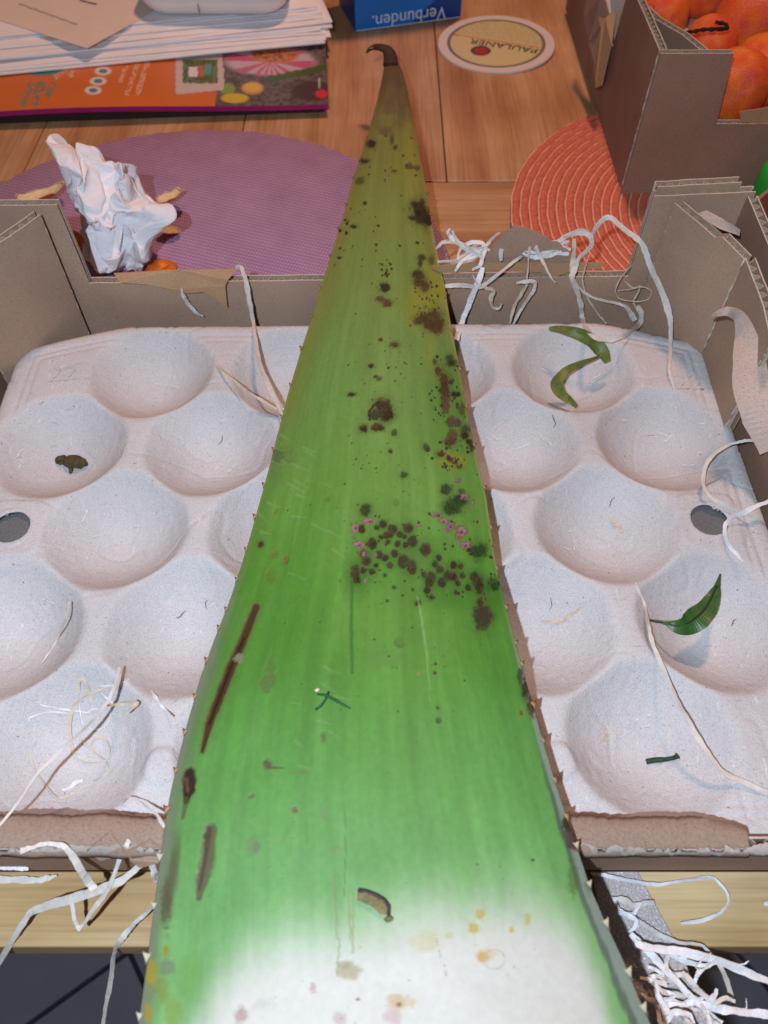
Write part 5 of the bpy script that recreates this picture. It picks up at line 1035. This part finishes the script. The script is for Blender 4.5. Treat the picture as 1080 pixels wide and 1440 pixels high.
ribbon('tiny white strand at the leaf edge above the raised tray knob', [(213, 970), (217, 980), (224, 988), (232, 997), (242, 1008, .035)], [2, 6, 4, 3, 3], 'strandw', group=GL)
ribbon('kinked tan straw in the cup right of the leaf', [(760, 873), (776, 875), (792, 872), (799, 866), (811, 860), (821, 852)], [3, 5, 5, 4, 7, 2], 'strand2', group=GL)
ribbon('tiny tan V shaped straw in the near right cup', [(848, 1040), (852, 1029), (856, 1036), (857, 1040)], [3, 4, 3, 2], 'strand2', group=GL)
ribbon('small tan flake by the curved fibres in the cup under the right hand hole', [(858, 731), (866, 736), (871, 743), (876, 748)], [3, 6, 6, 3], 'strand2', group=GL)
# loose hair fibres scattered through the cups
R5 = random.Random(11); cnt = 0
CUPN = ['cup touching the leaf next to the twisted leaf cup', 'cup holding the small tan flake', 'cup where the longest draped strand ends', 'cup holding the dark green stalk', 'cup holding the kinked tan straw', 'cup holding the fresh green leaf', 'cup between the bud cup and the fibre tangle', 'cup under the thin stalk like strand', 'cup holding the dried bud', 'cup touching the leaf beside the long brown streak', 'cup with the slim edge on strand', 'cup below the short white strand on the far wall', 'cup under the long stiff strand', 'cup holding the twisted olive leaf']
for ci, (cx, cy, n) in enumerate(((735, 625, 7), (848, 740, 6), (932, 620, 6), (915, 1040, 8), (770, 880, 3), (1010, 880, 5), (160, 740, 4), (293, 622, 3), (82, 625, 3), (265, 880, 7), (20, 890, 4), (212, 520, 2), (85, 1040, 4), (810, 515, 4))):
    for k in range(n):
        x = cx + R5.uniform(-60, 60); y = cy + R5.uniform(-42, 42); a_ = R5.uniform(0, 6.28); ln = R5.uniform(8, 26); pts_ = []
        for j in range(4):
            pts_.append((x, y)); x += ln / 3 * math.cos(a_); y += ln / 3 * math.sin(a_) * .8; a_ += R5.uniform(-.7, .7)
        if any(np.interp(q[1], ly, lx) - 4 < q[0] < np.interp(q[1], ly, rx) + 12 for q in pts_): continue
        ribbon('hair thin loose fibre in the ' + CUPN[ci], pts_, R5.uniform(.9, 1.6), R5.choice(('fibre', 'strandw', 'fibre', 'fibre', 'fibre', 'dfibre')), cat='fibre', group='hair thin fibres loose in the tray', name='fibre', n=3, th=.00025, seed=cnt); cnt += 1
# strands in front of the near wall
GN = 'paper strands hanging over the near crate wall'
ribbon('broad wavy strand sweeping from near wall out over the table edge', [(206, 1207, .040), (182, 1230, .036), (160, 1243, .033), (142, 1250, .030), (102, 1263, .024), (56, 1277, .016), (38, 1290, .012), (18, 1321, .004), (-8, 1362, -.012)], [9, 11, 12, 12, 12, 11, 9, 8, 8], 'strand', group=GN, twist=.25)
ribbon('strand lying on the near wall then bending down to the broad one', [(29, 1197, .0455), (50, 1190, .047), (73, 1186, .0475), (93, 1192, .047), (111, 1219, .040), (124, 1240, .033), (133, 1251, .031)], [9, 5, 6, 8, 9, 10, 9], 'strand', group=GN, twist=.2)
ribbon('narrow strand bent into a sharp V over the table', [(182, 1181, .0465), (178, 1190, .045), (169, 1208, .041), (153, 1248, .033), (133, 1277, .026), (113, 1304, .018), (109, 1304, .018), (104, 1286, .021), (101, 1257, .024)], [5, 7, 6, 6, 6, 5, 5, 5, 4], 'strand', group=GN, twist=.2)
ribbon('strand hanging off the table edge next to the leaf base', [(214, 1275, .012), (203, 1287, .009), (191, 1297, .007), (180, 1309, .005), (169, 1323, .003), (161, 1341, -.004), (156, 1379, -.020), (148, 1420, -.036), (143, 1450, -.046)], [4, 6, 6, 8, 8, 6, 7, 7, 6], 'strand', group=GN)
ribbon('short broad strand tucked between near wall and aloe leaf', [(206, 1207, .041), (213, 1215, .038), (218, 1228, .034), (220, 1240, .030)], [8, 10, 10, 8], 'strand', group=GN)
ribbon('bright flat strand against the front face of the near wall', [(-8, 1219, .012), (14, 1219, .012), (30, 1220, .012), (40, 1222, .012)], [8, 8, 8, 3], 'strandw', group=GN, twist=.05)
ribbon('flat grey white strand along the foot of the near wall', [(-12, 1236, .002), (20, 1237, .002), (50, 1238, .002), (66, 1235, .002), (80, 1231, .002)], [9, 9, 8, 7, 2], 'strand', group=GN, twist=.05)
# film sheet and strand heap at the table edge
fs = [(832, 1226, .0012), (894, 1221, .0012), (912, 1255, .0012), (934, 1295, .0012), (955, 1333, .0011), (968, 1365, -.001), (985, 1405, -.003), (1004, 1450, -.006), (1015, 1480, -.008), (880, 1480, -.008), (872, 1440, -.005), (862, 1390, -.002), (854, 1333, .0012), (842, 1275, .0012)]
o = mobj('film_sheet', [P(*q) for q in fs], [(0, 1, 2, 13), (2, 3, 12, 13), (3, 4, 12), (4, 5, 11, 12), (5, 6, 10, 11), (6, 7, 10), (7, 8, 9, 10)], M['film']); solid(o, 0.0005, 1)
tag(o, 'frosted grey film sheet sticking out under the crate over the table edge', 'film sheet')
ribbon('long thin white strand curving in an open hook on the bare table wood', [(830, 1228, .006), (850, 1231, .005), (868, 1235, .004), (907, 1242, .0025), (933, 1243, .002), (964, 1238, .0018), (996, 1234, .0018), (1013, 1243, .0018), (1025, 1263, .0018), (1015, 1282, .0018), (988, 1294, .0018), (957, 1299, .0015)], [5, 5, 6, 5, 4, 4, 5, 4, 4, 5, 6, 4], 'strandw', group='strands at the table edge')
ribbon('stray white strand tip lying on bare table wood away from the heap', [(1074, 1270, .0015), (1082, 1270, .0015), (1095, 1272, .0015)], 6, 'strandw', group='strands at the table edge')
GH = 'heaped strands at the table edge under the leaf base'
heap = [([(861, 1264, .004), (878, 1266, .005), (892, 1273, .005), (905, 1270, .005), (920, 1269, .004)], [6, 10, 9, 9, 9], 'Y shaped flat strand on the upper end of the film sheet'),
        ([(862, 1262, .004), (872, 1280, .005), (888, 1286, .005), (896, 1278, .005), (902, 1270, .006)], [4, 6, 6, 5, 4], 'thin strand under the Y shaped one bent back up to it'),
        ([(868, 1283, .006), (887, 1288, .007), (896, 1297, .007), (885, 1311, .005)], [6, 8, 7, 5], 'small curled strand just below the Y shaped one on film'),
        ([(874, 1285, .004), (893, 1292, .005), (911, 1304, .005), (926, 1314, .004), (955, 1325, .004), (984, 1328, .004), (998, 1340, .003), (1013, 1361, .002), (1025, 1390, -.004), (1034, 1421, -.010)], [4, 8, 9, 8, 5, 4, 5, 9, 9, 6], 'long strand leaving the film and dropping past the table edge'),
        ([(893, 1322, .010), (904, 1331, .011), (940, 1336, .011), (989, 1345, .010), (1032, 1360, .008), (1064, 1374, .006), (1090, 1382, .005)], [6, 14, 14, 13, 13, 13, 13], 'broadest white strand reaching out beyond the table edge'),
        ([(887, 1313, .008), (904, 1331, .008), (916, 1342, .008), (940, 1368, .007), (964, 1394, .006), (989, 1418, .004), (1015, 1440, .002)], [8, 12, 12, 12, 12, 12, 11], 'broad strand running diagonally down the heap along the film'),
        ([(940, 1340, .009), (938, 1350, .008), (937, 1366, .007)], [7, 8, 6], 'stub of strand hanging off the broadest strand at its start'), ([(943, 1344, .009), (960, 1350, .009), (980, 1356, .008), (998, 1360, .008)], [5, 11, 9, 4], 'flat strand lying under the broadest strand just past the table edge'),
        ([(976, 1383, .006), (980, 1372, .007), (986, 1364, .007), (998, 1356, .008), (1010, 1350, .009)], [6, 8, 8, 7, 5], 'strand forked upward from the heap to the broadest strand'), ([(960, 1366, .007), (972, 1380, .007), (984, 1394, .006), (1003, 1409, .005), (1020, 1404, .005), (1034, 1408, .004)], [5, 9, 10, 10, 8, 5], 'hooked strand under the dropping long strand at the heap side'),
        ([(980, 1410, .005), (1002, 1417, .005), (1025, 1421, .005), (1055, 1424, .004), (1090, 1427, .004)], [10, 14, 14, 12, 12], 'thick strand leaving the bottom of the heap away from the film'), ([(911, 1359, .006), (922, 1364, .006), (934, 1372, .006)], [5, 7, 6], 'small strand lying on the film beside the diagonal broad one'),
        ([(900, 1375, .005), (920, 1380, .006), (938, 1384, .006)], [6, 8, 8], 'stub of strand half in the leaf shadow on the film'), ([(917, 1370, .006), (922, 1390, .006), (928, 1404, .006), (940, 1424, .005)], [8, 11, 10, 8], 'crumpled strand running down the leaf side of the heap'), ([(935, 1440, .005), (945, 1425, .006), (958, 1424, .006), (972, 1428, .005)], [8, 10, 10, 6], 'bent strand at the foot of the heap below the crumpled one'),
        ([(1000, 1340, .012), (985, 1352, .011), (978, 1360, .010), (990, 1362, .010), (1006, 1350, .010)], [2, 2, 2, 2, 2], 'hair thin loop tangled round the broadest strand'), ([(1040, 1358, .009), (1050, 1354, .010), (1053, 1351, .011)], 2, 'hair thin tip sticking up from the broadest strand'), ([(1048, 1422, .006), (1050, 1412, .008), (1049, 1404, .010)], 2, 'hair thin tip sticking up from the thick lowest strand')]
R6 = random.Random(4)
for k in range(16):
    x = R6.uniform(885, 1000); y = 1345 + (x - 885) * R6.uniform(.1, .8) + R6.uniform(0, 60); a_ = R6.uniform(-.3, 1.3); pp = []
    for j in range(4): pp.append((x, y, .003 + .004 * R6.random())); x += R6.uniform(10, 24) * math.cos(a_); y += R6.uniform(10, 24) * math.sin(a_); a_ += R6.uniform(-.7, .7)
    heap.append((pp, [4, 8, 9, 4], None))
for k, (p_, wd, lab) in enumerate(heap):
    ribbon(lab or 'short white strand within the heap on the film at the table edge', p_, [q * .8 for q in wd] if isinstance(wd, list) else wd, 'strandw' if k % 3 else 'strand', group=GH, seed=k + 80, twist=.35)

# ------------------------------------------------------------------ leaves, stalks and flakes
cl = thing('curled_leaf', 'twisted olive green leaf in the far cup below the paper loop', 'leaf', T(800, 540))
ribbon('', [(772, 462, .036), (788, 463, .036), (806, 467, .036), (826, 475, .035), (843, 490, .033), (850, 500, .031), (854, 509, .029)], [5, 11, 15, 19, 19, 15, 9], 'olive', parent=cl, name='leaf_half', twist=.3, th=.0005)
ribbon('', [(843, 501, .031), (830, 506, .031), (812, 513, .029), (794, 523, .028), (783, 537, .026), (785, 548, .024), (794, 558, .022), (802, 564, .022), (811, 572, .022)], [3, 5, 9, 13, 17, 17, 13, 9, 5], 'olive', parent=cl, name='leaf_half', twist=.35, th=.0005)
gl = thing('green_leaf', 'fresh dark green pointed leaf with short stalk resting in a cup', 'leaf', T(975, 870))
ribbon('', [(930, 876, .030), (938, 877, .0305), (950, 881, .031), (964, 880, .0315), (977, 872, .0315), (990, 859, .031), (1001, 843, .030), (1008, 826, .029), (1013, 807, .028)], [3, 6, 18, 29, 34, 32, 22, 9, 2], 'green', parent=gl, name='leaf_blade', twist=.25, th=.0005)
tube('leaf_stalk', catmull([P(911, 872, .029), P(922, 874, .0295), P(934, 876, .030), P(952, 880, .0314), P(972, 873, .0320), P(992, 855, .0312), P(1008, 824, .0292)], 5), [.0006] * 10 + [.00045] * 21, M['dkgreen'], gl, 6)
sk = [T(909, 1071, .0012), T(920, 1069, .0012), T(935, 1068, .0012), T(946, 1066, .0014), T(951, 1064, .0016), T(954, 1062, .0018)]
tag(tube('stalk', catmull(sk, 4), [.00115] * 8 + [.0009] * 7 + [.001] * 3 + [.0014, .0014, .0009], M['dkgreen'], None, 8), 'short dark green stalk with knobbed end in the near right cup', 'stalk')
dbk = thing('dried_bud', 'dried brown curled bud lying in a cup of the second row', 'bud', T(100, 655))
def lump(name, c, r, rot, mat, parent, seed, amp=.3):
    bm = bmesh.new(); bmesh.ops.create_icosphere(bm, subdivisions=3, radius=1.0)
    Rm = Matrix.Rotation(rot, 3, 'Z'); V = []
    for vtx in bm.verts:
        p = vtx.co.copy(); k = 1 + amp * noise.noise(p * 1.7 + Vector((seed, 0, 0))) + amp * .5 * noise.noise(p * 4 + Vector((0, seed, 0)))
        V.append(Rm @ Vector((p.x * r[0] * k, p.y * r[1] * k, p.z * r[2] * k)) + c)
    fcs = [tuple(v.index for v in f.verts) for f in bm.faces]; bm.free(); return mobj(name, V, fcs, mat, parent, True)
lump('bud_body', T(105, 650, .003), (.0066, .0036, .0032), -.1, M['dryb'], dbk, 2); lump('bud_tip', T(85, 645, .0022), (.0028, .0018, .0016), .5, M['dryb'], dbk, 5)
tube('bud_arm', [T(98, 655, .002), T(100, 660, .0014), T(99, 665, .001)], [.0014, .0011, .0008], M['dryb'], dbk, 6); tube('bud_arm', [T(92, 648, .002), T(84, 652, .0016), T(79, 651, .001)], [.0012, .0009, .0005], M['dryb'], dbk, 6)
ch = [(503, 1253), (514, 1254), (530, 1260), (540, 1267), (547, 1275), (547, 1288), (536, 1286), (520, 1275), (503, 1266)]
fk = thing('dry_flake', 'small dry brown flake lying on the aloe leaf above the white base', 'flake', on_leaf(525, 1270))
V = [on_leaf(x, y, .0011 + .0004 * (i % 2)) for i, (x, y) in enumerate(ch)]; V.append(on_leaf(525, 1271, .0016)); nV = len(V) - 1
o = mobj('flake_body', V, [(i, (i + 1) % nV, nV) for i in range(nV)], M['flake'], fk); solid(o, .0014, 0)
tube('flake_rim', [on_leaf(x, y, .0019) for x, y in ch[:6]], .00055, M['flaked'], fk, 6)
lump('flake_crumb', on_leaf(546, 1293, .0006), (.0014, .0008, .0007), .2, M['flake'], fk, 8)
tf = thing('green_fibre', 'dark green crossed fibre scrap stuck on the middle of the aloe leaf', 'fibre', on_leaf(465, 983))
tube('fibre_strand', [on_leaf(x, y, .0003) for x, y in ((444, 998), (452, 993), (458, 984), (463, 974))], .00045, M['teal'], tf, 5)
tube('fibre_strand', [on_leaf(x, y, .0003) for x, y in ((446, 976), (456, 977), (470, 984), (480, 990), (493, 996))], [.0003, .0005, .0005, .0004, .0002], M['teal'], tf, 5)
lump('pale_scrap', on_leaf(446, 971, .0003), (.0010, .0007, .0004), .6, M['strand2'], tf, 3)
